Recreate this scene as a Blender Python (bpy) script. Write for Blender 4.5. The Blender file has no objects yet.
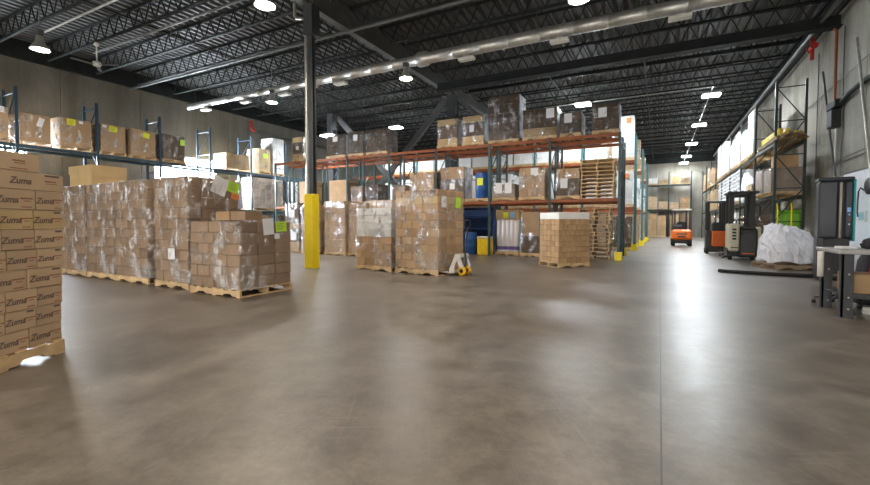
import bpy, math, random
from mathutils import Vector, Matrix
from math import sin, cos, pi, radians, tan
rnd = random.Random(7)
S = bpy.context.scene
EXPO = 1.32
COL = S.collection

# ---------------------------------------------------------------- camera
F_PX, YAW, PIT, CAMH = 427.0, radians(27.7), radians(1.9), 1.3
SHIFT = 4.835
cd = bpy.data.cameras.new('camera'); cam = bpy.data.objects.new('camera', cd); COL.objects.link(cam)
cam.location = (0, 0, CAMH); cam.rotation_euler = (pi/2 - PIT, 0, YAW)
cd.sensor_width = 36; cd.lens = F_PX*36/870; cd.shift_y = -SHIFT/870
cd.clip_start = .05; cd.clip_end = 200
S.camera = cam
_Fv = Vector((-sin(YAW)*cos(PIT), cos(YAW)*cos(PIT), -sin(PIT)))
_Rv = Vector((cos(YAW), sin(YAW), 0)); _Uv = _Rv.cross(_Fv); _C = Vector((0, 0, CAMH))
def ray(x, y): return _Fv + _Rv*((x-435)/F_PX) - _Uv*((y-242.5+SHIFT)/F_PX)
def atZ(x, y, z=0): r = ray(x, y); return _C + r*((z-CAMH)/r.z)
def atY(x, y, Y): r = ray(x, y); return _C + r*(Y/r.y)
def atX(x, y, X): r = ray(x, y); return _C + r*(X/r.x)

# ---------------------------------------------------------------- materials
def _nt(name):
    m = bpy.data.materials.new(name); m.use_nodes = True
    nt = m.node_tree; b = nt.nodes['Principled BSDF']; return m, nt, b
def N(nt, t, **k):
    n = nt.nodes.new(t)
    for a, v in k.items(): setattr(n, a, v)
    return n
def ramp(nt, src, stops):
    r = N(nt, 'ShaderNodeValToRGB'); els = r.color_ramp.elements
    while len(els) < len(stops): els.new(.5)
    for e, (p, c) in zip(els, stops): e.position = p; e.color = (*c, 1) if len(c) == 3 else c
    nt.links.new(src, r.inputs[0]); return r
def noise(nt, scale, detail=4, rough=.55, vec=None, stretch=None, coord='Object'):
    n = N(nt, 'ShaderNodeTexNoise'); n.inputs['Scale'].default_value = scale
    n.inputs['Detail'].default_value = detail; n.inputs['Roughness'].default_value = rough
    tc = N(nt, 'ShaderNodeTexCoord'); mp = N(nt, 'ShaderNodeMapping')
    nt.links.new(tc.outputs[coord], mp.inputs[0])
    if stretch: mp.inputs['Scale'].default_value = stretch
    nt.links.new(mp.outputs[0], n.inputs['Vector']); return n
def mixc(nt, fac, a, b, mode='MIX'):
    m = N(nt, 'ShaderNodeMix', data_type='RGBA', blend_type=mode)
    for s, v in ((m.inputs[0], fac), (m.inputs[6], a), (m.inputs[7], b)):
        if isinstance(v, (int, float)): s.default_value = v
        elif isinstance(v, tuple): s.default_value = (*v, 1)
        else: nt.links.new(v, s)
    return m.outputs[2]
def mat(name, c, rough=.6, metal=0, var=.18, scale=6, bump=0, rnd_amt=.0, stretch=None, emit=None, spec=.5, coord='Object'):
    m, nt, b = _nt(name)
    n = noise(nt, scale, stretch=stretch, coord=coord)
    c1 = tuple(x*(1-var) for x in c); c2 = tuple(min(1, x*(1+var)) for x in c)
    out = ramp(nt, n.outputs[0], [(.3, c1), (.7, c2)]).outputs[0]
    if rnd_amt:
        oi = N(nt, 'ShaderNodeObjectInfo')
        mr = N(nt, 'ShaderNodeMapRange'); mr.inputs[3].default_value = 1-rnd_amt; mr.inputs[4].default_value = 1+rnd_amt
        nt.links.new(oi.outputs['Random'], mr.inputs[0])
        h = N(nt, 'ShaderNodeHueSaturation'); nt.links.new(mr.outputs[0], h.inputs['Value']); nt.links.new(out, h.inputs['Color']); out = h.outputs[0]
    nt.links.new(out, b.inputs['Base Color'])
    b.inputs['Roughness'].default_value = rough; b.inputs['Metallic'].default_value = metal
    b.inputs['Specular IOR Level'].default_value = spec
    if bump:
        bp = N(nt, 'ShaderNodeBump'); bp.inputs['Strength'].default_value = bump; bp.inputs['Distance'].default_value = .09 if name == 'bag_plastic' else .02
        nt.links.new(n.outputs[0], bp.inputs['Height']); nt.links.new(bp.outputs[0], b.inputs['Normal'])
    if emit:
        b.inputs['Emission Color'].default_value = (*emit[0], 1); b.inputs['Emission Strength'].default_value = emit[1]
    return m
M = {}
M['carton'] = mat('carton', (.47, .305, .160), .75, var=.10, scale=3, rnd_amt=.16)
M['carton_print'] = mat('carton_print', (.56, .40, .25), .72, var=.08, scale=3, rnd_amt=.10)
M['carton_yellow'] = mat('carton_yellow', (.56, .40, .20), .7, var=.1, scale=3, rnd_amt=.10)
M['carton_grey'] = mat('carton_grey', (.275, .185, .115), .7, var=.12, scale=3, rnd_amt=.20)
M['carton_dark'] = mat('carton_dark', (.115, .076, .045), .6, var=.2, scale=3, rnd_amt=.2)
M['carton_white'] = mat('carton_white', (.80, .80, .78), .6, var=.05, scale=3, rnd_amt=.10)
M['ink'] = mat('ink', (.17, .115, .09), .7, var=.1)
M['ink_red'] = mat('ink_red', (.33, .12, .07), .7, var=.1)
M['tape'] = mat('tape', (.42, .33, .22), .25, var=.05)
M['wood'] = mat('wood', (.62, .44, .24), .7, var=.28, scale=5, stretch=(1, 1, 1), rnd_amt=.18, bump=.2)
M['wood_old'] = mat('wood_old', (.42, .31, .20), .8, var=.3, scale=5, rnd_amt=.2, bump=.2)
M['paper'] = mat('paper', (.85, .85, .87), .6, var=.04)
M['lime'] = mat('lime_paper', (.55, .90, .06), .6, var=.05)
M['yellow_paper'] = mat('yellow_paper', (.80, .85, .04), .6, var=.05)
M['orange_paper'] = mat('orange_paper', (.95, .30, .08), .6, var=.05)
M['blue_paper'] = mat('blue_paper', (.25, .5, .85), .6, var=.05)
M['post_blue'] = mat('post_blue', (.02, .052, .085), .45, var=.2, scale=4)
M['post_green'] = mat('post_green', (.035, .075, .08), .45, var=.25, scale=4)
M['post_black'] = mat('post_black', (.025, .04, .035), .5, var=.2, scale=4)
M['post_teal'] = mat('post_teal', (.045, .16, .165), .5, var=.2, scale=4)
M['beam_orange'] = mat('beam_orange', (.30, .082, .022), .5, var=.25, scale=3)
M['beam_blue'] = mat('beam_blue', (.03, .06, .085), .5, var=.2, scale=3)
M['safety'] = mat('safety_yellow', (1.0, .76, .005), .42, var=.06, scale=3)
M['steel_dark'] = mat('steel_dark', (.020, .024, .023), .65, var=.2, scale=2, spec=.2)
M['steel_grey'] = mat('steel_grey', (.13, .13, .13), .4, .4, var=.2, scale=2)
M['steel_brace'] = mat('steel_brace', (.10, .105, .11), .5, var=.15)
M['column'] = mat('column_paint', (.055, .06, .065), .45, var=.15, scale=2)
M['galv'] = mat('galvanised', (.55, .54, .50), .42, .7, var=.15, scale=9)
M['conduit'] = mat('conduit', (.55, .55, .52), .35, .6, var=.1, scale=4)
M['pipe'] = mat('pipe_paint', (.11, .115, .11), .5, var=.2, scale=3)
M['red'] = mat('red_valve', (.45, .03, .02), .45, var=.15)
M['black'] = mat('black_plastic', (.02, .02, .022), .45, var=.2)
M['rubber'] = mat('rubber', (.018, .018, .018), .8, var=.2)
M['truck_grey'] = mat('truck_grey', (.045, .047, .05), .4, var=.15)
M['cream'] = mat('cream_paint', (.70, .66, .50), .4, var=.06)
M['orange'] = mat('orange_paint', (.90, .17, .015), .38, var=.08)
M['white_metal'] = mat('white_metal', (.75, .74, .68), .4, var=.08)
M['wheel_yellow'] = mat('wheel_yellow', (.93, .50, .02), .4, var=.1)
M['wrap_body'] = mat('wrapper_body', (.036, .041, .052), .32, var=.12, scale=2)
M['wrap_slot'] = mat('wrapper_slot', (.48, .44, .36), .35, .3, var=.1)
M['teal'] = mat('teal_paint', (.02, .42, .42), .4, var=.08)
M['bench'] = mat('bench_steel', (.075, .08, .088), .4, .3, var=.15)
M['bench_top'] = mat('bench_top', (.42, .42, .42), .35, var=.12)
M['cloth_red'] = mat('cloth_red', (.55, .02, .03), .8, var=.2, bump=.3)
M['cloth_black'] = mat('cloth_black', (.02, .02, .025), .85, var=.3, bump=.5)
M['drum_blue'] = mat('drum_blue', (.02, .10, .34), .35, var=.12)
M['bin_blue'] = mat('bin_blue', (.015, .06, .22), .45, var=.15)
M['tote_yellow'] = mat('tote_yellow', (.90, .62, .02), .4, var=.1)
M['green'] = mat('lime_plastic', (.25, .60, .05), .4, var=.12)
M['roll_white'] = mat('roll_white', (.84, .83, .88), .3, var=.05)
M['purple'] = mat('purple_band', (.16, .13, .42), .4, var=.1)
M['sack'] = mat('sack_white', (.80, .81, .84), .5, var=.07, scale=7, bump=.5, rnd_amt=.07)
M['bag'] = mat('bag_plastic', (.86, .88, .95), .3, var=.05, scale=6, bump=1)
M['white_wall'] = mat('white_panel', (.74, .77, .82), .5, var=.04)
M['pane_blue'] = mat('pane_blue', (.45, .68, .82), .2, var=.05)
M['yellow_bar'] = mat('yellow_bar', (.85, .65, .03), .5, var=.15)
M['lumber'] = mat('lumber', (.30, .21, .11), .75, var=.3, scale=6, rnd_amt=.15)
M['led'] = mat('led_diffuser', (.9, .9, .9), .4, var=0, emit=((.88, .95, 1), 165))
M['halide'] = mat('halide_lens', (.9, .9, .9), .4, var=0, emit=((1, .88, .74), 190))
M['added_fill'] = mat('added_fill_glow', (.8, .85, .9), .3, var=0, emit=((1, .96, .90), 6))  # glow of the added panels on the front wall
M['daylight'] = mat('daylight_pane', (.8, .85, .9), .3, var=0, emit=((.80, .90, 1), 80))

def film(name, col, lo, hi, haze, rough=.16, scale=7):
    m = bpy.data.materials.new(name); m.use_nodes = True; nt = m.node_tree; nt.nodes.clear()
    o = N(nt, 'ShaderNodeOutputMaterial'); tr = N(nt, 'ShaderNodeBsdfTransparent')
    gl = N(nt, 'ShaderNodeBsdfGlossy'); gl.inputs['Roughness'].default_value = rough
    gl.inputs['Color'].default_value = (1, 1, 1, 1)
    df = N(nt, 'ShaderNodeBsdfDiffuse'); df.inputs['Color'].default_value = (*col, 1)
    n = noise(nt, scale, 6, .65, stretch=(1, 1, .55)); r = N(nt, 'ShaderNodeMapRange')
    r.inputs[1].default_value = .49; r.inputs[2].default_value = .70; r.inputs[3].default_value = lo; r.inputs[4].default_value = hi
    nt.links.new(n.outputs[0], r.inputs[0])
    m1 = N(nt, 'ShaderNodeMixShader'); nt.links.new(r.outputs[0], m1.inputs[0]); nt.links.new(tr.outputs[0], m1.inputs[1]); nt.links.new(gl.outputs[0], m1.inputs[2])
    m2 = N(nt, 'ShaderNodeMixShader')
    n3 = noise(nt, scale*.6, 4, .6); r3 = N(nt, 'ShaderNodeMapRange'); r3.inputs[1].default_value = .35; r3.inputs[2].default_value = .75
    r3.inputs[3].default_value = haze*.5; r3.inputs[4].default_value = haze*1.7
    nt.links.new(n3.outputs[0], r3.inputs[0]); nt.links.new(r3.outputs[0], m2.inputs[0])
    nt.links.new(m1.outputs[0], m2.inputs[1]); nt.links.new(df.outputs[0], m2.inputs[2])
    n2 = noise(nt, scale*1.3, 5, .6, stretch=(1, 1, .6)); bp = N(nt, 'ShaderNodeBump'); bp.inputs['Strength'].default_value = 1; bp.inputs['Distance'].default_value = .22
    nt.links.new(n2.outputs[0], bp.inputs['Height']); nt.links.new(bp.outputs[0], gl.inputs['Normal'])
    nt.links.new(m2.outputs[0], o.inputs[0]); return m
M['film'] = film('stretch_film', (.85, .85, .88), .012, .85, .012, .17, 4)
M['film_milky'] = film('milky_film', (.9, .9, .92), .08, .6, .10, .2, 4)
M['film_white'] = film('white_film', (.85, .86, .88), .1, .5, .5, .2, 5)
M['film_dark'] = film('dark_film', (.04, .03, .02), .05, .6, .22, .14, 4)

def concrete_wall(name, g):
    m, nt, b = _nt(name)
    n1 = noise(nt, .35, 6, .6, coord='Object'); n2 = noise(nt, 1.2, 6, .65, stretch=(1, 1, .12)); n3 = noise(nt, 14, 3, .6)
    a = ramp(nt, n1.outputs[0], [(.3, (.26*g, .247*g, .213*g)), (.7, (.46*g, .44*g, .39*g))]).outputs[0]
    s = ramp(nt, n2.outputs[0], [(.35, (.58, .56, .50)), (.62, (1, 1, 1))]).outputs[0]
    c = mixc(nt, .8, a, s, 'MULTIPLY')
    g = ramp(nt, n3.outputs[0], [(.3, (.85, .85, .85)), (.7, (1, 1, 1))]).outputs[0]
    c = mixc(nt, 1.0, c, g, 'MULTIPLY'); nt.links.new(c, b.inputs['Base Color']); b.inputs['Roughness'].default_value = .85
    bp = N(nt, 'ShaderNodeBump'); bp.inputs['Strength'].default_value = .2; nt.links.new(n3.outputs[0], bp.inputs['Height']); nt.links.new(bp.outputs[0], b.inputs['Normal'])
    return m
M['wall'] = concrete_wall('concrete_wall', 1.1); M['wall_shaded'] = concrete_wall('shaded_concrete_wall', .62)  # left wall's shade is put into a darker copy of the same concrete
def concrete_floor():
    m, nt, b = _nt('polished_concrete')
    n1 = noise(nt, .55, 9, .72); n2 = noise(nt, 2.2, 9, .74); n3 = noise(nt, 22, 4, .7)
    a = ramp(nt, n1.outputs[0], [(.30, (.140, .116, .090)), (.70, (.275, .243, .205))]).outputs[0]
    c2 = ramp(nt, n2.outputs[0], [(.36, (.66, .65, .64)), (.64, (1.10, 1.09, 1.07))]).outputs[0]
    c = mixc(nt, 1.0, a, c2, 'MULTIPLY')
    c3 = ramp(nt, n3.outputs[0], [(.3, (.88, .88, .88)), (.7, (1.05, 1.05, 1.05))]).outputs[0]
    c = mixc(nt, 1.0, c, c3, 'MULTIPLY')
    # light scuff streaks running diagonally
    for sc, st, rz, lo, hi, colr in ((.9, (1, 34, 1), 1.05, .60, .74, (.27, .25, .225)), (.7, (1, 40, 1), -.5, .62, .74, (.27, .25, .23)), (1.1, (1, 30, 1), .45, .62, .75, (.11, .10, .088))):
        tc = N(nt, 'ShaderNodeTexCoord'); mp = N(nt, 'ShaderNodeMapping'); mp.inputs['Scale'].default_value = st
        m0 = N(nt, 'ShaderNodeMapping'); m0.inputs['Rotation'].default_value = (0, 0, rz); nt.links.new(tc.outputs['Object'], m0.inputs[0]); nt.links.new(m0.outputs[0], mp.inputs[0])
        n = N(nt, 'ShaderNodeTexNoise'); n.inputs['Scale'].default_value = sc; n.inputs['Detail'].default_value = 3; nt.links.new(mp.outputs[0], n.inputs['Vector'])
        r = ramp(nt, n.outputs[0], [(lo, (0, 0, 0)), (hi, (.28, .28, .28))]).outputs[0]
        c = mixc(nt, r, c, colr)
    # control joints every 3.2 m in x (one at x=.03), every 4.8 m in y
    tc = N(nt, 'ShaderNodeTexCoord'); sx = N(nt, 'ShaderNodeSeparateXYZ'); nt.links.new(tc.outputs['Object'], sx.inputs[0])
    def line(out, off, per, half):
        ad = N(nt, 'ShaderNodeMath', operation='ADD'); nt.links.new(out, ad.inputs[0]); ad.inputs[1].default_value = -off + per*50 + per/2
        mo = N(nt, 'ShaderNodeMath', operation='MODULO'); nt.links.new(ad.outputs[0], mo.inputs[0]); mo.inputs[1].default_value = per
        su = N(nt, 'ShaderNodeMath', operation='SUBTRACT'); nt.links.new(mo.outputs[0], su.inputs[0]); su.inputs[1].default_value = per/2
        ab = N(nt, 'ShaderNodeMath', operation='ABSOLUTE'); nt.links.new(su.outputs[0], ab.inputs[0])
        lt = N(nt, 'ShaderNodeMath', operation='LESS_THAN'); nt.links.new(ab.outputs[0], lt.inputs[0]); lt.inputs[1].default_value = half
        return lt.outputs[0]
    mx = N(nt, 'ShaderNodeMath', operation='MAXIMUM'); nt.links.new(line(sx.outputs[0], .03, 9.0, .005), mx.inputs[0]); nt.links.new(line(sx.outputs[1], 9.3, 9.6, .005), mx.inputs[1])
    c = mixc(nt, mx.outputs[0], c, (.06, .055, .05)); nt.links.new(c, b.inputs['Base Color'])
    rr = N(nt, 'ShaderNodeMapRange'); rr.inputs[1].default_value = .3; rr.inputs[2].default_value = .7; rr.inputs[3].default_value = .30; rr.inputs[4].default_value = .47
    nt.links.new(n2.outputs[0], rr.inputs[0]); nt.links.new(rr.outputs[0], b.inputs['Roughness'])
    b.inputs['Specular IOR Level'].default_value = .62
    bp = N(nt, 'ShaderNodeBump'); bp.inputs['Strength'].default_value = .08; bp.inputs['Distance'].default_value = .01
    nt.links.new(n2.outputs[0], bp.inputs['Height']); nt.links.new(bp.outputs[0], b.inputs['Normal'])
    return m
M['floor'] = concrete_floor()
M['deck'] = mat('roof_deck', (.088, .090, .088), .6, var=.12, scale=2, spec=.25)

# ---------------------------------------------------------------- mesh builder
class MB:
    def __init__(s): s.v, s.f, s.mi, s.sm, s.mats = [], [], [], [], []
    def _m(s, m):
        m = M[m] if isinstance(m, str) else m
        if m not in s.mats: s.mats.append(m)
        return s.mats.index(m)
    def add(s, vs, fs, m, smooth=False, mtx=None):
        b = len(s.v); s.v += [tuple(mtx @ Vector(p)) if mtx else tuple(p) for p in vs]
        k = s._m(m)
        for f in fs: s.f.append([b+i for i in f]); s.mi.append(k); s.sm.append(smooth)
        return s
    def box(s, x0, x1, y0, y1, z0, z1, m, bev=0, mtx=None):
        if bev <= 0:
            vs = [(x, y, z) for x in (x0, x1) for y in (y0, y1) for z in (z0, z1)]
            fs = [(0, 1, 3, 2), (4, 6, 7, 5), (0, 4, 5, 1), (2, 3, 7, 6), (0, 2, 6, 4), (1, 5, 7, 3)]
            return s.add(vs, fs, m, mtx=mtx)
        # chamfered box: 24 verts
        b = min(bev, (x1-x0)*.45, (y1-y0)*.45, (z1-z0)*.45); vs = []; idx = {}
        c = [(x0, x1), (y0, y1), (z0, z1)]
        for i in (0, 1):
            for j in (0, 1):
                for k in (0, 1):
                    P = [c[0][i], c[1][j], c[2][k]]; I = [b if q == 0 else -b for q in (i, j, k)]
                    for ax in range(3):
                        p = [P[a] + (I[a] if a != ax else 0) for a in range(3)]
                        idx[(i, j, k, ax)] = len(vs); vs.append(p)
        fs = []
        def quad(ax, val):
            o = [a for a in range(3) if a != ax]; L = []
            for u, w in ((0, 0), (1, 0), (1, 1), (0, 1)):
                q = [0, 0, 0]; q[ax] = val; q[o[0]] = u; q[o[1]] = w; L.append(idx[(*q, ax)])
            flip = (val == 0) ^ (ax == 1)
            return L[::-1] if flip else L
        for ax in range(3):
            for val in (0, 1): fs.append(quad(ax, val))
        for ax in range(3):
            o = [a for a in range(3) if a != ax]
            for u in (0, 1):
                for w in (0, 1):
                    a0 = [0, 0, 0]; a1 = [0, 0, 0]; a1[ax] = 1; a0[o[0]] = a1[o[0]] = u; a0[o[1]] = a1[o[1]] = w
                    fs.append([idx[(*a0, o[0])], idx[(*a1, o[0])], idx[(*a1, o[1])], idx[(*a0, o[1])]])
        for i in (0, 1):
            for j in (0, 1):
                for k in (0, 1): fs.append([idx[(i, j, k, 0)], idx[(i, j, k, 1)], idx[(i, j, k, 2)]])
        return s.add(vs, fs, m, mtx=mtx)
    def bar(s, p0, p1, w, h, m, up=(0, 0, 1)):
        p0, p1 = Vector(p0), Vector(p1); d = (p1-p0); L = d.length; d.normalize(); u = Vector(up)
        if abs(d.dot(u)) > .98: u = Vector((0, 1, 0))
        sd = d.cross(u).normalized(); u = sd.cross(d)
        mt = Matrix((( *sd, ), (*u,), (*d,))).transposed().to_4x4(); mt.translation = p0
        return s.box(-w/2, w/2, -h/2, h/2, 0, L, m, mtx=mt)
    def tube(s, pts, r, m, n=10, cap=True, smooth=True):
        pts = [Vector(p) for p in pts]; rs = r if isinstance(r, (list, tuple)) else [r]*len(pts)
        vs = []; fs = []; prev = None
        for i, p in enumerate(pts):
            d = (pts[min(i+1, len(pts)-1)] - pts[max(i-1, 0)])
            d = d.normalized() if d.length > 1e-9 else Vector((0, 0, 1))
            if prev is None: u = d.orthogonal().normalized()
            else:
                u = prev - d*prev.dot(d); u = u.normalized() if u.length > 1e-6 else d.orthogonal().normalized()
            prev = u; w = d.cross(u)
            for k in range(n):
                a = 2*pi*k/n; vs.append(p + (u*cos(a) + w*sin(a))*rs[i])
        for i in range(len(pts)-1):
            for k in range(n):
                a, b2 = i*n+k, i*n+(k+1) % n; fs.append((a, b2, b2+n, a+n))
        s.add(vs, fs, m, smooth)
        if cap:
            s.add(vs[:n], [tuple(range(n))[::-1]], m); s.add(vs[-n:], [tuple(range(n))], m)
        return s
    def lathe(s, prof, c, m, n=20, axis='z', smooth=True, cap=True):
        vs = []
        for r, z in prof:
            for k in range(n):
                a = 2*pi*k/n; x, y = r*cos(a), r*sin(a)
                p = {'z': (x, y, z), 'x': (z, x, y), 'y': (x, z, y)}[axis]
                vs.append((c[0]+p[0], c[1]+p[1], c[2]+p[2]))
        fs = [(i*n+k, i*n+(k+1) % n, (i+1)*n+(k+1) % n, (i+1)*n+k) for i in range(len(prof)-1) for k in range(n)]
        s.add(vs, fs, m, smooth)
        if cap: s.add(vs[:n], [tuple(range(n))[::-1]], m); s.add(vs[-n:], [tuple(range(n))], m)
        return s
    def mesh(s, name):
        me = bpy.data.meshes.new(name); me.from_pydata(s.v, [], s.f)
        for m in s.mats: me.materials.append(m)
        me.polygons.foreach_set('material_index', s.mi); me.polygons.foreach_set('use_smooth', s.sm)
        import bmesh
        bm = bmesh.new(); bm.from_mesh(me); bmesh.ops.recalc_face_normals(bm, faces=bm.faces); bm.to_mesh(me); bm.free()
        return me
    def build(s, name, parent=None, loc=None, **k): return link(name, s.mesh(name), parent, loc, **k)

def link(name, me, parent=None, loc=None, rz=0, label=None, cat=None, group=None, kind=None):
    o = bpy.data.objects.new(name, me); COL.objects.link(o)
    if loc is not None: o.location = loc
    o.rotation_euler.z = rz
    if parent: o.parent = parent
    return tag(o, label, cat, group, kind)
def tag(o, label=None, cat=None, group=None, kind=None):
    if label: o['label'] = label
    if cat: o['category'] = cat
    if group: o['group'] = group
    if kind: o['kind'] = kind
    return o
def thing(name, label, cat, loc=(0, 0, 0), rz=0, group=None): return link(name, None, None, loc, rz, label, cat, group)
def dup(root, loc, rz=None, label=None, group=None):
    r = root.copy(); COL.objects.link(r); r.location = loc
    if rz is not None: r.rotation_euler.z = rz
    if label: r['label'] = label
    if group: r['group'] = group
    for ch in list(root.children):
        c = ch.copy(); COL.objects.link(c); c.parent = r
        for g in list(ch.children):
            q = g.copy(); COL.objects.link(q); q.parent = c
    return r
def struct(o): o['kind'] = 'structure'; return o
ORD = ['first', 'second', 'third', 'fourth', 'fifth', 'sixth', 'seventh', 'eighth', 'ninth', 'tenth', 'eleventh', 'twelfth', 'thirteenth', 'fourteenth', 'fifteenth', 'sixteenth', 'seventeenth', 'eighteenth', 'nineteenth', 'twentieth', 'twenty-first', 'twenty-second', 'twenty-third', 'twenty-fourth', 'twenty-fifth', 'twenty-sixth', 'twenty-seventh', 'twenty-eighth', 'twenty-ninth', 'thirtieth', 'thirty-first', 'thirty-second', 'thirty-third']

# ---------------------------------------------------------------- shell
XL, XR, YF, YB, ZC = -21.5, 4.7, -7.0, 48.0, 8.2
ZJ = 7.5    # underside of the roof joists
struct(MB().box(XL-.3, XR+.3, YF-.3, YB+.3, -.2, 0, 'floor').build('floor'))
def wall_with_panels(name, x0, x1, y0, y1, joints, holes=()):
    mb = MB(); wm_ = 'wall_shaded' if name == 'wall_left' else 'wall'
    if x1-x0 < 1:      # along y
        for a, b in zip([y0]+joints, joints+[y1]):
            hs = [h for h in holes if h[0] >= a and h[1] <= b]
            g = .012
            def pan(p, q, z0, z1): mb.box(x0, x1, p, q, z0, z1, wm_)
            if not hs: pan(a+g, b-g, 0, ZC)
            else:
                cur = a+g
                for h in sorted(hs):
                    pan(cur, h[0], 0, ZC); pan(h[0], h[1], 0, h[2]); pan(h[0], h[1], h[3], ZC); cur = h[1]
                pan(cur, b-g, 0, ZC)
        mb.box(x0+.03 if x0 > 0 else x0, x1 if x0 > 0 else x1-.03, y0, y0+.001, 0, ZC, wm_)
    else:
        for a, b in zip([x0]+joints, joints+[x1]): mb.box(a+.012, b-.012, y0, y1, 0, ZC, 'wall')
    return struct(mb.build(name))
WIN = [(12.0, 15.2, 3.35, 4.7), (5.6, 7.3, 3.3, 4.3)]
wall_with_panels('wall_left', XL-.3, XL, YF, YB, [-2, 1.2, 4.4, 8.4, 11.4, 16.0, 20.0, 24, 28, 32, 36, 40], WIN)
wall_with_panels('wall_right', XR, XR+.3, YF, YB, [-4, 0, 4, 8, 12, 15.1, 18.6, 22, 26, 30, 34, 38])
wall_with_panels('wall_back', XL, XR, YB, YB+.3, [-18, -14, -10, -6, -3.2, -.2, 2.4])
wall_with_panels('wall_front', XL, XR, YF-.3, YF, [-16, -11, -6, -1])
for i, (a, b, z0, z1) in enumerate(WIN):
    w = MB()
    for yy in (a, (a+b)/2-.02, b-.05): w.box(XL-.2, XL-.12, yy, yy+.05, z0, z1, 'steel_grey')
    for zz in (z0, z1-.05): w.box(XL-.2, XL-.12, a, b, zz, zz+.05, 'steel_grey')
    f = struct(w.build('window_%d' % (i+1)))
    MB().box(XL-.17, XL-.15, a+.05, b-.05, z0+.05, z1-.05, 'daylight').build('pane', f)
for i, x in enumerate((-13.5, -9.0, -4.5, 0.0)):  # added light panels behind the camera for the load fronts, not real windows
    f_ = MB(); f_.box(x-1.4, x-1.3, YF, YF+.08, .1, 3.0, 'steel_grey'); f_.box(x+1.3, x+1.4, YF, YF+.08, .1, 3.0, 'steel_grey'); f_.box(x-1.4, x+1.4, YF, YF+.08, 3.0, 3.1, 'steel_grey')
    f = struct(f_.build('window_%d' % (i+3))); MB().box(x-1.3, x+1.3, YF+.01, YF+.03, .1, 3.0, 'added_fill').build('pane', f)
# corrugated roof deck, ribs along y
mb = MB(); p = .30; x = XL; prof = []
while x < XR:
    prof += [(x, ZC+.08), (x+.11, ZC+.08), (x+.15, ZC), (x+.26, ZC)]; x += p
prof.append((XR+.1, ZC+.08))
vs = []; fs = []
for (px_, pz_) in prof: vs += [(px_, YF-.3, pz_), (px_, YB+.3, pz_)]
for i in range(len(prof)-1): fs.append((2*i, 2*i+2, 2*i+3, 2*i+1))
mb.add(vs, fs, 'deck'); mb.box(XL-.3, XR+.3, YF-.3, YB+.3, ZC+.12, ZC+.25, 'deck')
struct(mb.build('ceiling'))

# ---------------------------------------------------------------- roof steel
XC = -9.0                       # central column line
def joist(name, x0, x1, label, group):
    t = thing('roof_joist', label, 'roof joist', (x0, 0, ZJ+.02), group=group); L = x1-x0
    a = MB()
    for dy in (-.03, .012): a.box(0, L, dy, dy+.018, .60, .66, 'steel_dark')
    a.box(0, L, -.05, .05, .655, .665, 'steel_dark'); a.build('top_chord', t)
    b = MB(); b.box(.5, L-.5, -.045, .045, 0, .012, 'steel_dark'); b.box(.5, L-.5, -.03, -.018, .0, .06, 'steel_dark'); b.box(.5, L-.5, .018, .03, .0, .06, 'steel_dark'); b.build('bottom_chord', t)
    w = MB(); n = int(L/.62); st = (L-1.0)/n
    for i in range(n):
        xa = .5+i*st
        w.bar((xa, 0, .03), (xa+st/2, 0, .62), .028, .028, 'steel_dark'); w.bar((xa+st/2, 0, .62), (xa+st, 0, .03), .028, .028, 'steel_dark')
    w.bar((0.02, 0, .62), (.5, 0, .03), .03, .03, 'steel_dark'); w.bar((L-.02, 0, .62), (L-.5, 0, .03), .03, .03, 'steel_dark')
    w.build('web', t); return t
ys = [-5.0+1.6*i for i in range(33)]
jl = joist('j', XL+.14, XC-.16, 'black open-web roof joist between left wall and central girder', 'open-web joists left of the central girder')
jr = joist('j', XC+.16, XR-.12, 'black open-web roof joist between central girder and right wall', 'open-web joists right of the central girder')
for i, y in enumerate(ys):
    a = jl if i == 0 else dup(jl, (0, 0, 0)); a.location = (XL+.14, y, ZJ+.02)
    b = jr if i == 0 else dup(jr, (0, 0, 0)); b.location = (XC+.16, y, ZJ+.02)
    a['label'] = 'black open-web roof joist left of the central girder, %s from the back wall' % ORD[len(ys)-1-i]
    b['label'] = 'black open-web roof joist right of the central girder, %s from the back wall' % ORD[len(ys)-1-i]
g = MB(); g.box(XL, XL+.12, YF, YB, ZJ, ZC, 'steel_dark'); struct(g.build('trim_1'))
g = MB(); g.box(XR-.1, XR, YF, YB, ZJ+.1, ZC, 'steel_dark'); struct(g.build('trim_2'))
g = MB(); g.box(XL+.12, XR-.1, YB-.12, YB, ZJ-.3, ZC, 'steel_dark'); struct(g.build('trim_3'))
# central girder in sections between columns
CY = [-.3, 9.35, 19.0, 28.65, 38.3]
seg = [YF] + CY + [YB]
where = ['behind the nearest column', 'ending at the yellow-guarded column from the front', 'running from the yellow-guarded column to the braced column', 'running beyond the braced column', 'second section beyond the braced column', 'last section before the back wall']
for k in range(len(seg)-1):
    a, b = seg[k]+.16, seg[k+1]-.16
    if k == 0: a = YF
    g = MB(); g.box(-.12, .12, a, b, ZJ, ZJ+.02, 'pipe'); g.box(-.12, .12, a, b, 8.14, 8.16, 'pipe'); g.box(-.008, .008, a, b, ZJ+.02, 8.14, 'pipe')
    g.build('steel_girder', loc=(XC, 0, 0), label='dark grey steel roof girder, section ' + where[k], cat='girder', group='girder sections over the central columns')
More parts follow.
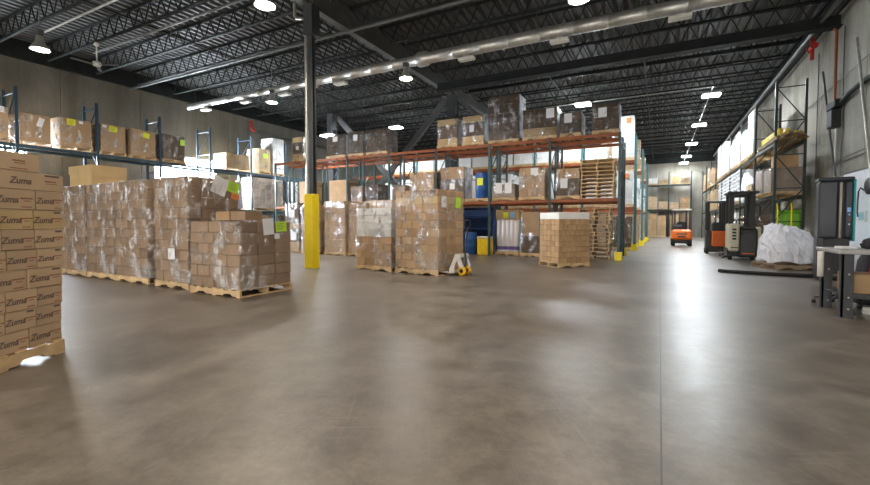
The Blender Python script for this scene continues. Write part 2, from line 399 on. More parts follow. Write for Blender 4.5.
# deep dark cross girder beyond the duct
g = MB(); g.box(XC+.2, XR-.02, -.18, .18, 7.12, 7.15, 'steel_dark'); g.box(XC+.2, XR-.02, -.012, .012, 7.15, 7.50, 'steel_dark')
g.build('cross_beam', loc=(0, 17.0, 0), label='deep black solid beam crossing the roof just beyond the round duct', cat='beam')
def column(x, y, label, r=.13):
    t = thing('steel_column', label, 'column', (x, y, 0))
    h = r; a = MB(); a.box(-h, h, -h, -h+.02, 0, 7.5, 'column'); a.box(-h, h, h-.02, h, 0, 7.5, 'column'); a.box(-.01, .01, -h+.02, h-.02, 0, 7.5, 'column'); a.build('shaft', t)
    MB().box(-h, h, -h, h, 0, .02, 'column').build('base_plate', t); MB().box(-.16, .16, -.16, .16, 6.66, 7.5, 'column').build('cap_plate', t); return t
column(XC+.10, CY[1], 'dark steel column standing in the yellow guard in the foreground', .075)
column(XC, CY[2], 'dark steel column with diagonal braces rising through the orange racking', .23)
column(XC, CY[3], 'dark steel column seen beyond the braced one', .16)
column(-16.6, CY[2], 'dark steel column at the left end of the diagonal bracing', .2)
column(XC, CY[4], 'dark steel column farthest back before the back wall', .16)
for s, (pa, pb) in enumerate((((XC-.36, 18.9, 7.3), (-16.25, 18.9, .3)), ((-16.25, 19.1, 7.3), (XC-.36, 19.1, .3)))):
    b = MB(); b.bar(pa, pb, .13, .30, 'column', up=(0, 1, 0)) if False else b.bar(pa, pb, .15, .30, 'steel_brace')
    b.build('cross_brace', label=['grey diagonal brace falling left from the braced column top', 'grey diagonal brace falling right toward the braced column foot'][s], cat='brace')
b = MB(); b.bar((XC+.28, 19, 7.35), (XC+1.9, 19, 5.9), .15, .2, 'steel_brace'); b.bar((XC+1.9, 19, 5.95), (XC+.28, 19, 5.2), .08, .08, 'steel_brace')
b.build('knee_brace', label='short grey knee brace right of the braced column top', cat='brace')
# column guard
cy = CY[1]; gd = MB()
for (x0, x1, y0, y1) in ((-.15, .15, -.15, -.135), (-.15, .15, .135, .15), (-.15, -.135, -.135, .135), (.135, .15, -.135, .135)): gd.box(XC+.04+x0, XC+.04+x1, cy+y0, cy+y1, 0, 2.15, 'safety', .008)
gd.build('column_guard', label='tall bright yellow square guard around the foreground column', cat='column guard')
# conduit on the column
cp = MB(); cx, cyy = XC-.21, cy+.03
cp.tube([(cx+.16, cyy-.1, 0.02), (cx+.16, cyy-.1, 7.0), (cx+.15, cyy-.1, 7.12), (cx+.0, cyy-.1, 7.20), (cx-.2, cyy-.1, 7.24), (cx-.27, cyy-.1, 7.32), (cx-.27, cyy-.1, 7.9)], .045, 'galv', 12)
cp.build('downpipe', label='shiny galvanised pipe climbing the foreground column from its yellow guard', cat='pipe')
# duct with registers
dz, dy = 7.0, 13.1
t = thing('air_duct', 'long round galvanised air duct hung under the roof', 'air duct', (0, dy, dz))
def ductseg(x0, x1, r):
    m2 = MB(); n = max(2, int((x1-x0)/.9)); pts = []; rs = []
    for i in range(n+1):
        xx = x0+(x1-x0)*i/n; pts += [(xx-.012, 0, 0), (xx, 0, 0), (xx+.012, 0, 0)]; rs += [r, r+.012, r]
    m2.tube(pts, rs, 'galv', 20); return m2
ductseg(-20.5, -12.6, .13).build('duct_section', t); ductseg(-12.3, -7.6, .17).build('duct_section', t); ductseg(-7.1, 4.4, .19).build('duct_section', t)
MB().box(-12.6, -12.3, -.2, .2, -.2, .2, 'galv', .02).build('damper_box', t); MB().tube([(-7.62, 0, 0), (-7.5, 0, 0), (-7.2, 0, 0), (-7.08, 0, 0)], [.17, .25, .25, .19], 'galv', 20).build('collar', t)
for xx in (-19.2, -16.4, -14, -11, -5.7, -2.7, .4, 3.4):
    r_ = MB(); r_.box(xx-.27, xx+.27, -.12, .12, -.33, -.24, 'white_metal', .01); r_.box(xx-.1, xx+.1, -.06, .06, -.25, -.17, 'galv'); r_.build('register', t)
for xx in (-20, -17.5, -15, -11.7, -9.4, -6.4, -3.4, -1, 1.5, 4): MB().bar((xx, 0, .12), (xx, 0, 1.1), .008, .008, 'steel_grey').build('hanger_rod', t)
# roof pipes
def pipe(pts, r, m, label, name='roof_pipe', cat='pipe', n=8, group=None):
    return MB().tube(pts, r, m, n).build(name, label=label, cat=cat, group=group)
def hconduit(px0, px1, z, m, r, label, drop=None):
    a, b = atZ(*px0, z), atZ(*px1, z); y = (a.y+b.y)/2
    return pipe([(a.x, y, z), (b.x, y, z)], r, m, label)
yA = atZ(150, 33, 7.4).y; xA = atZ(97, 52, 7.4).x
pipe([(xA-.2, yA, 7.4), (-4, yA, 7.4)], .035, 'pipe', 'grey roof pipe carrying the ceiling fan')
yB_ = atZ(210, 68, 7.35).y
pipe([(-21.2, yB_, 7.35), (-1, yB_, 7.35)], .05, 'pipe', 'grey roof pipe crossing in front of the round duct')
yC = atZ(60, 25, 7.4).y
pipe([(-17.6, yC, 7.4), (-6, yC, 7.4)], .03, 'conduit', 'thin pale conduit feeding the leftmost bell lamp')
pipe([(XR-.45, 4, 7.38), (XR-.45, 46, 7.38)], .07, 'steel_grey', 'long grey sprinkler main running along the right wall under the roof')
pipe([(-5.2, 21.7, 7.1), (1.90, 21.7, 7.1), (1.93, 21.75, 7.1), (1.93, 45, 7.1)], .022, 'conduit', 'pale conduit feeding the row of aisle lights')
pipe([(XL+.3, 17.6, 6.75), (XL+.3, 44, 6.75)], .06, 'pipe', 'dark sprinkler pipe along the left wall', 'sprinkler_pipe')
for xx, lb in ((-14.2, 'left of the bell lamps'), (-4.2, 'right of the central girder'), (-.6, 'over the main aisle')):
    pipe([(xx, -4, ZJ-.03), (xx, 47, ZJ-.03)], .022, 'steel_dark', 'thin black bridging rod running the length of the roof ' + lb, 'bridging_rod', 'rod', 6)
t = thing('sprinkler_valve', 'red sprinkler valve and elbow where the wall pipe starts', 'valve', (XL+.3, 17.4, 6.75))
v = MB(); v.tube([(0, .1, .0), (0, -.05, .02), (0, -.12, .14), (0, -.12, .42)], .09, 'red', 12); v.build('elbow', t); MB().lathe([(.14, -.02), (.14, .02)], (0, -.12, .48), 'red', 14).build('flange', t)
t = thing('sprinkler_valve', 'red sprinkler riser valve high on the right wall', 'valve', (XR-.28, 18.6, 7.15))
v = MB(); v.tube([(0, -.25, 0), (0, .25, 0)], .07, 'red', 12); v.tube([(0, 0, -.4), (0, 0, .35)], .06, 'red', 12); v.build('body', t)
for a in (-.2, .2): MB().lathe([(.11, a-.02), (.11, a+.02)], (0, 0, 0), 'red', 14, 'y').build('flange', t)

# ---------------------------------------------------------------- lamps
def bell(loc, label, dz_top):
    t = thing('bell_lamp', label, 'lamp', loc, group='round bell lamps under the roof')
    MB().lathe([(.08, .42), (.1, .38), (.13, .22), (.26, .04), (.28, 0), (.265, 0), (.245, .04), (.12, .2)], (0, 0, 0), 'galv', 24, cap=False).build('reflector', t)
    MB().box(-.11, .11, -.09, .09, .38, .54, 'steel_grey', .02).build('ballast', t)
    MB().lathe([(.003, .02), (.15, .03), (.22, .045)], (0, 0, 0), 'halide', 24, cap=False).build('lens', t); t.scale = (.85, .85, 1)
    MB().bar((0, 0, .6), (0, 0, dz_top), .02, .02, 'steel_grey').build('hanger', t); return t
for q, lb in (((40, 50), 'leftmost glowing bell lamp above the left wall racking'), ((265, 6), 'large glaring bell lamp at the top of the view left of the column'),
              ((272, 103), 'glowing bell lamp under the round duct left of the foreground column'), ((406, 79), 'glowing bell lamp under the duct right of the foreground column'), ((579, 0), 'bell lamp cut off by the top edge above the duct')):
    p_ = atZ(q[0], q[1], 6.2); bell(tuple(p_), lb, 1.3)
for i, (x, y) in enumerate([(-7.4, -1.5), (-.4, 1.2), (-.4, -5.0)]):  # extra lamps added out of view to brighten load fronts and near floor
    bell((x, y, 6.2), 'added unseen bell lamp behind the viewer lighting the foreground floor', 1.3)
def led(x, y, z, label):
    t = thing('aisle_light', label, 'ceiling light', (x, y, z), group='rectangular aisle lights')
    MB().box(-.34, .34, -.26, .26, .03, .11, 'white_metal', .015).build('housing', t)
    MB().box(-.32, .32, -.24, .24, 0, .03, 'led').build('diffuser', t)
    a = MB()
    for sx in (-.25, .25): a.bar((sx, 0, .1), (sx, 0, .6), .012, .012, 'steel_grey')
    a.build('hanger', t)
for i, y in enumerate((22.4, 28.8, 35.3, 41.7, 46.2)): led(1.93, y, 6.9, 'bright rectangular aisle light, %s from the front over the right aisle' % ORD[i])
led(atZ(396, 128, 6.9).x, atZ(396, 128, 6.9).y, 6.9, 'bright rectangular light left of the braced column')
led(atZ(583, 105, 6.9).x, atZ(583, 105, 6.9).y, 6.9, 'bright rectangular light seen just over the top rack loads')
led(-16.2, 18.2, 6.1, 'bright rectangular light just right of the foreground column')
for i, (x, y) in enumerate([(-12, 26), (-5, 26), (-5, 31.5), (-12, 31.5), (-5, 38), (-13, 38)]):
    led(x, y, 6.9, 'rectangular light over the aisles behind the racking, hidden by the loads')
# ceiling fan
fp = atZ(97, 66, 6.6)
t = thing('ceiling_fan', 'pale industrial ceiling fan hanging near the left wall', 'ceiling fan', tuple(fp))
MB().bar((0, 0, .1), (0, 0, .75), .03, .03, 'white_metal').build('downrod', t)
MB().lathe([(.03, .16), (.12, .13), (.14, .05), (.1, 0), (.02, -.02)], (0, 0, 0), 'white_metal', 20).build('motor', t)
MB().lathe([(.05, .78), (.08, .70), (.03, .66)], (0, 0, 0), 'white_metal', 16).build('canopy', t)
for k in range(3):
    bl = MB(); a = 2*pi*k/3+.5; mt = Matrix.Rotation(a, 4, 'Z') @ Matrix.Rotation(.15, 4, 'X')
    bl.box(.1, .72, -.06, .06, .03, .04, 'steel_grey', mtx=mt); bl.build('blade', t)

# ---------------------------------------------------------------- pallets
def pallet_parts(w, d, old=False):
    """stringers run along y ends; w along x, d along y. top at .14"""
    m = 'wood_old' if old else 'wood'; parts = []
    a = MB(); n = 7; bw = .10; gap = (w-n*bw)/(n-1)
    for i in range(n):
        x0 = -w/2+i*(bw+gap); a.box(x0, x0+bw, -d/2, d/2, .122, .14, m, .003)
    parts.append(('top_deck', a))
    for yy in (-d/2, -.02, d/2-.04):
        s = MB(); prof = [(-w/2, .018), (-w/2+.2, .018), (-w/2+.24, .055), (-w/2+.42, .055), (-w/2+.46, .018), (w/2-.46, .018), (w/2-.42, .055), (w/2-.24, .055), (w/2-.2, .018), (w/2, .018)]
        vs = []; fs = []
        for y_ in (yy, yy+.04):
            for (x_, z_) in prof: vs.append((x_, y_, z_))
            for (x_, z_) in prof: vs.append((x_, y_, .122))
        L = len(prof)
        for i in range(L-1):
            fs += [(i, i+1, L+i+1, L+i), (2*L+i, 2*L+i+1, 3*L+i+1, 3*L+i), (i, i+1, 2*L+i+1, 2*L+i), (L+i, L+i+1, 3*L+i+1, 3*L+i)]
        fs += [(0, L, 3*L, 2*L), (L-1, 2*L-1, 4*L-1, 3*L-1)]
        s.add(vs, fs, m); parts.append(('stringer', s))
    b = MB()
    for x0 in (-w/2, -.05, w/2-.10): b.box(x0, x0+.10, -d/2, d/2, 0, .018, m, .003)
    parts.append(('bottom_deck', b)); return parts
_pal = {}
def short(lb):
    for w_ in ('load with orange tag ', 'carton ', 'wrapped ', 'shiny ', 'glossy ', 'plain ', 'milky ', 'small ', 'brown ', 'tall ', 'whole ', 'tallest ', 'goods ', 'low ', 'large ', 'near the papers', 'dark ', ' first on', 'just ', ' with paper', ' with black band', ' with dark wrap band', 'right '):
        if len(lb.split()) <= 16: break
        lb = lb.replace(w_, ' ' if w_[0] == ' ' else '', 1)
    return ' '.join(lb.split())
def pallet(x, y, z, label, w=1.2, d=1.0, rz=0, old=False, simple=False, group='wooden pallets under goods', name='wooden_pallet'):
    label = short(label.replace('pallet on the rack under', 'pallet under').replace('pallet on the wall shelf under', 'pallet under')); key = (w, d, old, simple)
    if key not in _pal:
        ps = pallet_parts(w, d, old)
        if simple:
            mm = MB()
            for _, p_ in ps:
                off = len(mm.v); mm.v += p_.v; mm.f += [[off+i for i in f] for f in p_.f]; k = mm._m(p_.mats[0]); mm.mi += [k]*len(p_.f); mm.sm += p_.sm
            _pal[key] = mm.mesh('pallet')
        else: _pal[key] = [(n_, p_.mesh(n_)) for n_, p_ in ps]
    if simple: return link(name, _pal[key], None, (x, y, z), rz, label, 'pallet', group)
    t = thing(name, label, 'pallet', (x, y, z), rz, group)
    for n_, me in _pal[key]: link(n_, me, t)
    return t

# ---------------------------------------------------------------- cartons and loads
_cm = {}
def carton_mesh(w, d, h, m, tape=True):
    key = (round(w, 3), round(d, 3), round(h, 3), m)
    if key not in _cm:
        a = MB(); a.box(-w/2, w/2, -d/2, d/2, 0, h, m, .010)
        _cm[key] = a.mesh('carton')
    return _cm[key]
def film_shell(w, d, h, z0=0, amp=.012, m='film', top=True, taper=0.0, seed=0):
    r = random.Random(seed); nu = 10; a = MB(); vs = []; fs = []; nz = max(4, int(h/.14)); per = []
    for i in range(nu): per.append((-w/2+w*i/nu, -d/2))
    for i in range(nu): per.append((w/2, -d/2+d*i/nu))
    for i in range(nu): per.append((w/2-w*i/nu, d/2))
    for i in range(nu): per.append((-w/2, d/2-d*i/nu))
    n = len(per)
    for k in range(nz+1):
        z = z0+h*k/nz; s = 1-taper*(k/nz)
        for (x, y) in per:
            e = .006+r.random()*amp; L = math.hypot(x, y)
            vs.append((x*s+x/L*e, y*s+y/L*e, z + (r.random()-.5)*.02*(0 < k < nz)))
    for k in range(nz):
        for i in range(n): fs.append((k*n+i, k*n+(i+1) % n, (k+1)*n+(i+1) % n, (k+1)*n+i))
    if top: fs.append(tuple(nz*n+i for i in range(n)))
    a.add(vs, fs, m, True); return a
def sheet(parent, name, face, u, z, w, h, m, W, D, tilt=0, lines=False, off=.022):
    """paper on a face of a load: face '-y','+x','-x'"""
    a = MB(); Rm = {'-y': Matrix.Identity(4), '+x': Matrix.Rotation(pi/2, 4, 'Z'), '-x': Matrix.Rotation(-pi/2, 4, 'Z')}[face]
    dist = (D/2 if face == '-y' else W/2)+off
    mt = Rm @ Matrix.Translation((u, -dist, z)) @ Matrix.Rotation(tilt, 4, 'Y')
    a.box(-w/2, w/2, -.0015, .0015, -h/2, h/2, m, mtx=mt)
    if lines:
        for k in range(4): a.box(-w*.36, w*(.3-.12*(k % 2)), -.0028, -.0016, h*(.3-.18*k)-h*.02, h*(.3-.18*k)+h*.02, 'ink', mtx=mt)
    return a.build(name, parent)
def load(label, x, y, z, W, D, layers, rz=0, faces=('-y', '+x'), filmm='film', amp=.014, group='wrapped pallet loads', seed=0, name='wrapped_load', cat='pallet load', topfilm=True, sheets=(), seam=True, obj_cartons=True, taper=0):
    """layers: list of (h, material, nx, ny)."""
    t = thing(name, label, cat, (x, y, z), rz, group); r = random.Random(seed+11); zc = 0
    core = MB()
    for li, (h, m, nx, ny) in enumerate(layers):
        cw, cdp = W/nx, D/ny
        cells = []
        if obj_cartons:
            # front row
            fr = li % 2 == 0
            if '-y' in faces:
                xs0 = [-W/2+i*cw for i in range(nx)]
                if not fr and nx > 1: edges = [-W/2, -W/2+cw*.6] + [-W/2+cw*.6+cw*(i+1) for i in range(nx-2)] + [W/2] if nx > 2 else [-W/2, -W/2+cw*.7, W/2]
                else: edges = [-W/2+i*cw for i in range(nx+1)]
                for a_, b_ in zip(edges[:-1], edges[1:]): cells.append((a_, b_, -D/2, -D/2+cdp))
            side = '+x' if '+x' in faces else ('-x' if '-x' in faces else None)
            if side:
                for j in range(1 if '-y' in faces else 0, ny):
                    a_, b_ = (W/2-cw, W/2) if side == '+x' else (-W/2, -W/2+cw)
                    o = 0 if (fr or j == 1 or ny < 3) else 0
                    cells.append((a_, b_, -D/2+j*cdp+o, -D/2+(j+1)*cdp))
            for (a_, b_, c_, d_) in cells:
                g = .013; me = carton_mesh(b_-a_-g, d_-c_-g, h-.005, m)
                o = link('carton', me, t, ((a_+b_)/2+r.uniform(-.003, .003), (c_+d_)/2+r.uniform(-.012, .006), zc), rz=r.uniform(-.015, .015))
            x0, x1 = -W/2+(cw if side == '-x' else .004), W/2-(cw if side == '+x' else .004)
            y0 = -D/2+(cdp if '-y' in faces else .004)
            if x1-x0 > .02 and D/2-y0 > .02: core.box(x0+.006, x1-.03, y0+.03, D/2-.004, zc, zc+h-.003, m)
        else: core.box(-W/2, W/2, -D/2, D/2, zc, zc+h-.003, m, .01)
        zc += h
    if core.v:
        o = core.build('carton', t)
        if obj_cartons: o['kind'] = 'stuff'
    if filmm: film_shell(W, D, zc+.01, -.02, amp, filmm, topfilm, taper, seed).build('stretch_film', t)
    if name == 'small_carton_stack': MB().box(-W/2+.01, W/2-.01, -D/2+.01, D/2-.01, zc, zc+.20, 'carton_white', .012).build('white_lid', t)
    for sspec in sheets: sheet(t, sspec[0], sspec[1], sspec[2], sspec[3], sspec[4], sspec[5], sspec[6], W, D, sspec[7] if len(sspec) > 7 else 0, len(sspec) > 8)
    return t
def LY(n, h, m, nx, ny): return [(h, m, nx, ny)]*n

# ---------------------------------------------------------------- printed marks
def text_mesh(body, size, m, shear=.25, bold=.0):
    c = bpy.data.curves.new('lettering', 'FONT'); c.body = body; c.size = size; c.shear = shear; c.offset = bold; c.extrude = .0008; c.align_x = 'CENTER'; c.align_y = 'CENTER'; c.resolution_u = 2
    o = bpy.data.objects.new('lettering', c); COL.objects.link(o); bpy.context.view_layer.update()
    me = bpy.data.meshes.new_from_object(o.evaluated_get(bpy.context.evaluated_depsgraph_get())); bpy.data.objects.remove(o)
    me.materials.clear(); me.materials.append(M[m]); return me
LOGO = text_mesh('Zuma', .092, 'ink', .3, .002)
LINE1 = text_mesh('natural foods', .022, 'ink_red', .1, .0006)
def marks(parent, w, d, h, r, big=True):
    """logo and small lines on the local -y face"""
    y = -d/2-.0015; rot = (pi/2, 0, 0)
    sc = min(1, w/.30)
    def put(me, x, z, s, nm):
        o = link(nm, me, parent, (x, y, z)); o.rotation_euler = rot; o.scale = (s, s, s)
    put(LOGO, -w*.20, h*.46, sc*.92, 'printed_logo')
    put(LINE1, w*.27, h*.56, sc, 'printed_text')
    a = MB()
    a.box(w*.18, w*.42, y-.0005, y, h*.82, h*.92, 'ink') if r.random() < .5 else a.box(w*.14, w*.40, y-.0005, y, h*.10, h*.15, 'ink_red')
    a.box(w*.2, w*.38, y-.0005, y, h*.40, h*.44, 'ink_red'); a.build('printed_mark', parent)

# ---------------------------------------------------------------- unwrapped carton stack, front left
r = random.Random(5)
dv = Vector((-.426, .905, 0)); nv = Vector((.905, .426, 0)); RZ1 = math.atan2(.905, -.426)
corner = Vector((-5.30, 2.05, 0)); cen = corner - dv*.6 - nv*.5
pallet(cen.x, cen.y, 0, 'pale wooden pallet under the unwrapped printed cartons at the left edge', 1.2, 1.0, RZ1)
lays = [[0, .33, .61, .89, 1.18], [0, .27, .55, .83, 1.18], [0, .27, .56, .86, 1.18], [0, .35, .70, 1.18], [0, .26, .54, .82, 1.18], [0, .30, .60, .90, 1.18],
        [0, .30, .60, .90, 1.18], [0, .28, .66, 1.18], [0, .62, 1.18]]
LH = [.184]*8+[.168]; z = .141
for li, ed in enumerate(lays):
    h = LH[li]; off = r.uniform(-.010, .010)-.007*li
    for j in range(len(ed)-1):
        w = ed[j+1]-ed[j]-.006; d = .58
        c = corner - dv*((ed[j]+ed[j+1])/2+off) - nv*(d/2+.015+r.uniform(0, .012))
        mt = 'carton_yellow' if li == 6 else 'carton_print'
        pos = ['at the right corner', 'next to the right corner carton', 'third from the right corner', 'at the hidden left end'][min(j, 3)]
        t = thing('printed_carton', 'printed brown carton %s, %s course from the floor' % (pos, ORD[li]), 'carton', (c.x, c.y, z), RZ1, 'printed cartons stacked at the left edge')
        bm_ = MB(); bm_.box(-w/2, w/2, -d/2, d/2, 0, h-.003, mt, .005); bm_.box(-w/2+.004, w/2-.004, -d/2-.0006, -d/2, h*.93, h*.955, 'tape'); bm_.build('box_body', t)
        marks(t, w, d, h, r)
    z += h
c = corner - dv*(.18+.36) - nv*.32
t = thing('printed_carton', 'single printed carton lying on top of the left edge stack', 'carton', (c.x, c.y, z), RZ1, 'printed cartons stacked at the left edge')
MB().box(-.36, .36, -.29, .29, 0, .165, 'carton_print', .005).build('box_body', t); marks(t, .6, .58, .165, r)

# ---------------------------------------------------------------- wrapped row across the left
G1 = 'stretch-wrapped loads in the long row on the left'
row = [(-7.12, 4.95, 1.40, 'short stretch-wrapped carton load at the right end of the long row'),
       (-8.70, 5.12, 1.14, 'tall glossy wrapped carton load just behind the short end load'),
       (-10.28, 5.18, 1.30, 'tall wrapped carton load third from the right of the long row'),
       (-11.70, 5.24, 1.28, 'tall wrapped carton load fourth from the right of the long row'),
       (-13.08, 5.26, 1.28, 'tall wrapped carton load at the far left of the long row, partly hidden')]
for i, (x, yf, w, lb) in enumerate(row):
    D = 1.2; pallet(x, yf+D/2, 0, 'pale pallet under the ' + ['short end load of the long row', 'second load of the long row, with glossy wrap', 'third load of the long row', 'fourth load of the long row', 'leftmost load of the long row'][i], w, D)
    if i == 0:
        sh = [('paper_sheet', '+x', .02, 1.10, .24, .30, 'paper', -.08), ('green_tag', '+x', .32, 1.10, .26, .19, 'lime', -.06, 1), ('small_tag', '+x', .22, .92, .12, .10, 'paper', 0)]
        load(lb, x, yf+D/2, .141, w-.02, D-.02, LY(6, .2, 'carton_grey', 4, 3), filmm='film', group=G1, seed=3, sheets=sh, topfilm=True, name='wrapped_carton_load')
    else:
        sh = []
        if i == 1: sh = [('paper_sheet', '+x', .10, 1.94, .34, .36, 'paper', .35), ('green_tag', '+x', .42, 1.93, .28, .22, 'lime', .25, 1), ('orange_tag', '+x', .46, 1.74, .19, .13, 'orange_paper', .2, 1), ('address_label', '-y', .05, .55, .22, .22, 'paper', 0)]
        load(lb, x, yf+D/2, .141, w-.02, D-.02, LY(10, .21, 'carton_grey', 4, 4), filmm='film', group=G1, seed=20+i, sheets=sh, amp=.03, name='wrapped_carton_load')
# loose cartons on top of the short load and big box on the row
for k, (dx, w) in enumerate(((-.42, .40), (.02, .42), (.38, .30))):
    if k == 2: continue
    MB().box(-w/2, w/2, -.2, .2, 0, .17, 'carton_grey' if k else 'carton', .006).build('loose_carton', loc=(-7.12+dx, 5.65, 1.362), label=['brown carton lying on the short end load, left one', 'brown carton lying on the short end load, right one under the papers'][k], cat='carton', group='cartons on the short end load')
t = thing('open_carton', 'large yellowish open-flapped carton standing on the far left wrapped load', 'carton', (-13.15, 5.9, 2.275))
MB().box(-.55, .55, -.4, .4, 0, .46, 'carton_yellow', .01).build('box_body', t)
f_ = MB(); f_.box(-.55, .55, -.42, -.405, .30, .50, 'carton_yellow'); f_.build('flap', t)
f_ = MB(); f_.box(.555, .57, -.4, .4, .2, .5, 'carton_yellow'); f_.build('flap', t)

# ---------------------------------------------------------------- centre loads
a_ = radians(-9)
pallet(-6.92, 10.22, 0, 'pale pallet under the white-topped load in the centre', 1.36, 1.15, a_)
load('wrapped load of white trays over brown cartons, left of the pallet jack', -6.92, 10.22, .141, 1.34, 1.12, LY(4, .20, 'carton', 4, 3)+LY(4, .195, 'carton_white', 3, 3), rz=a_, filmm='film', seed=31, name='white_topped_load',
     sheets=[('pink_label', '+x', .2, 1.40, .22, .22, 'paper')])
pallet(-5.42, 10.02, 0, 'pale pallet carried by the pallet jack', 1.42, 1.2, a_)
load('tall stretch-wrapped carton load resting over the pallet jack', -5.42, 10.02, .141, 1.40, 1.16, LY(8, .205, 'carton', 4, 3)+[(.20, 'carton_yellow', 3, 3), (.17, 'carton', 4, 3)], rz=a_, seed=33, amp=.03, name='wrapped_carton_load',
     sheets=[('paper_sheet', '+x', -.36, 1.70, .21, .28, 'paper'), ('green_tag', '+x', .28, 1.70, .24, .28, 'lime', .05)])
# pallet jack
pj = thing('pallet_jack', 'cream hand pallet jack with yellow wheel beside the tall central load', 'pallet jack', (-4.66, 9.90, 0), a_)
for s in (-1, 1): MB().box(-1.15, .16, s*.26-.07, s*.26+.07, .062, .10, 'white_metal', .01).build('fork', pj)
for s in (-1, 1):
    b = MB(); b.bar((.09, s*.26, .12), (.22, s*.17, .52), .07, .10, 'white_metal'); b.bar((.22, s*.17, .52), (.36, s*.16, .2), .07, .09, 'white_metal'); b.build('frame_arm', pj)
b = MB(); b.box(.2, .34, -.2, .2, .44, .54, 'white_metal', .02); b.box(.05, .2, -.3, .3, .06, .16, 'white_metal', .02); b.build('frame_bridge', pj)
for s in (-1, 1): MB().lathe([(.02, -.035), (.10, -.035), (.115, -.02), (.115, .02), (.10, .035), (.02, .035)], (.34, s*.12, .115), 'wheel_yellow', 20, 'y').build('steer_wheel', pj)
MB().lathe([(.02, -.17), (.05, -.17), (.05, .17), (.02, .17)], (.34, 0, .115), 'black', 12, 'y').build('axle', pj)
MB().lathe([(.05, 0), (.055, .3), (.03, .32)], (.32, 0, .2), 'steel_grey', 14).build('pump_cylinder', pj)
h = MB(); h.tube([(.36, 0, .3), (.36, 0, .55), (.42, 0, 1.2)], [.03, .022, .018], 'black', 10); h.build('tow_bar', pj)
h = MB(); h.tube([(.42, 0, 1.18), (.42, -.12, 1.22), (.42, -.12, 1.36), (.42, 0, 1.40), (.42, .12, 1.36), (.42, .12, 1.22), (.42, 0, 1.18)], .016, 'black', 8); h.build('handle', pj)
# cube stack with white lid
pallet(-2.58, 13.44, 0, 'pallet under the turned stack of small cartons with white lid', 1.17, .98, radians(49.5))
load('turned stack of small brown cartons under a white lid in the centre right', -2.58, 13.44, .141, 1.15, .95, LY(8, .161, 'carton', 7, 5), rz=radians(49.5), faces=('-y', '-x'), filmm=None, group='unwrapped carton stacks', seed=44, name='small_carton_stack')

# ---------------------------------------------------------------- tan loads behind the column
def xspan(p0, p1, y): a, b = atY(p0, 150, y).x, atY(p1, 150, y).x; return (a+b)/2, b-a
def floor_load(p0, p1, ytop, Y, lb, layers, D=1.1, filmm='film', pal='pallet under the ', z0=.141, **k):
    x, w = xspan(p0, p1, Y); top = atY((p0+p1)/2, ytop, Y).z; H = sum(l[0] for l in layers); s = (top-z0)/H
    layers = [(l[0]*s, *l[1:]) for l in layers]
    if pal: pallet(x, Y+D/2, z0-.141, pal+lb, max(w, .8), D, simple=True)
    return load(lb, x, Y+D/2, z0, w-.03, D-.04, layers, filmm=filmm, **k)
GT = 'tan loads on the floor behind the foreground column'
floor_load(284, 298, 203, 13.9, 'dark brown box load with white labels left of the foreground column', [(.3, 'carton', 1, 1), (.5, 'carton_dark', 2, 1), (.25, 'carton', 2, 1), (.5, 'carton_dark', 2, 1), (.3, 'carton_dark', 1, 1)], group=GT, sheets=[('white_label', '-y', 0, 1.6, .35, .35, 'paper'), ('white_label', '-y', .1, .6, .35, .35, 'paper')])
floor_load(300, 318, 205, 13.4, 'pale wrapped carton load partly hidden behind the foreground column', LY(9, .23, 'carton', 3, 2), group=GT, filmm='film_milky')
floor_load(323, 344.5, 201, 13.5, 'tan wrapped carton load right of the foreground column', LY(8, .26, 'carton_print', 2, 2), group=GT)
floor_load(346, 366, 203, 13.6, 'tan wrapped load tucked behind the white-topped load', LY(8, .26, 'carton_print', 3, 2), group=GT)
floor_load(368, 392, 200, 13.7, 'wrapped load hidden behind the white-topped load, silvery top', LY(9, .24, 'carton', 3, 2), group=GT, filmm='film_milky')

# ---------------------------------------------------------------- racking
def rack_x(label, xs, y0, y1, top, levels, postm, beamm, bh=.12, name='pallet_rack', skip=()):
    """row along x: frames at xs, front at y0, back at y1"""
    t = thing(name, label, 'rack', (xs[0], y0, 0)); X0 = xs[0]
    a = MB(); d = y1-y0; pw = .085
    for yy in (0, d-.07): a.box(-pw/2, pw/2, yy, yy+.07, 0, top, postm); a.box(-.08, .08, yy-.02, yy+.09, 0, .012, postm)
    n = max(3, int(top/1.1)); 
    for i in range(n):
        z0, z1 = .25+(top-.5)*i/n, .25+(top-.5)*(i+1)/n
        a.bar((0, .04, z0 if i % 2 else z1), (0, d-.04, z1 if i % 2 else z0), .03, .03, postm); a.bar((0, .04, z1), (0, d-.04, z1), .03, .03, postm)
    fm = a.mesh('upright_frame')
    for x in xs: link('upright_frame', fm, t, (x-X0, 0, 0))
    bmz = {}
    for i in range(len(xs)-1):
        L = xs[i+1]-xs[i]-pw; k = round(L, 3)
        if k not in bmz:
            b = MB(); b.box(0, L, 0, .045, 0, bh, beamm, .008); b.box(-.005, .0, -.01, .06, -.06, bh+.04, beamm); b.box(L, L+.005, -.01, .06, -.06, bh+.04, beamm); bmz[k] = b.mesh('beam')
        for z in levels:
            for yy in (.012, d-.06): link('beam', bmz[k], t, (xs[i]-X0+pw/2, yy, z-bh))
    return t
X0R = -1.26; xs1 = [X0R-2.42*k for k in range(8)][::-1]
rack_x('orange-beamed front pallet rack row facing the open floor', xs1, 16.3, 17.35, 4.495, (2.2, 4.5), 'post_green', 'beam_orange')
rack_x('orange-beamed rack row standing back to back with the front row', xs1, 17.60, 18.6, 4.495, (2.2, 4.5), 'post_green', 'beam_orange')
rack_x('second pallet rack row behind the front one, with white cartons', [x+.2 for x in xs1], 22.6, 23.65, 5.6, (2.1, 4.35), 'post_teal', 'beam_orange')
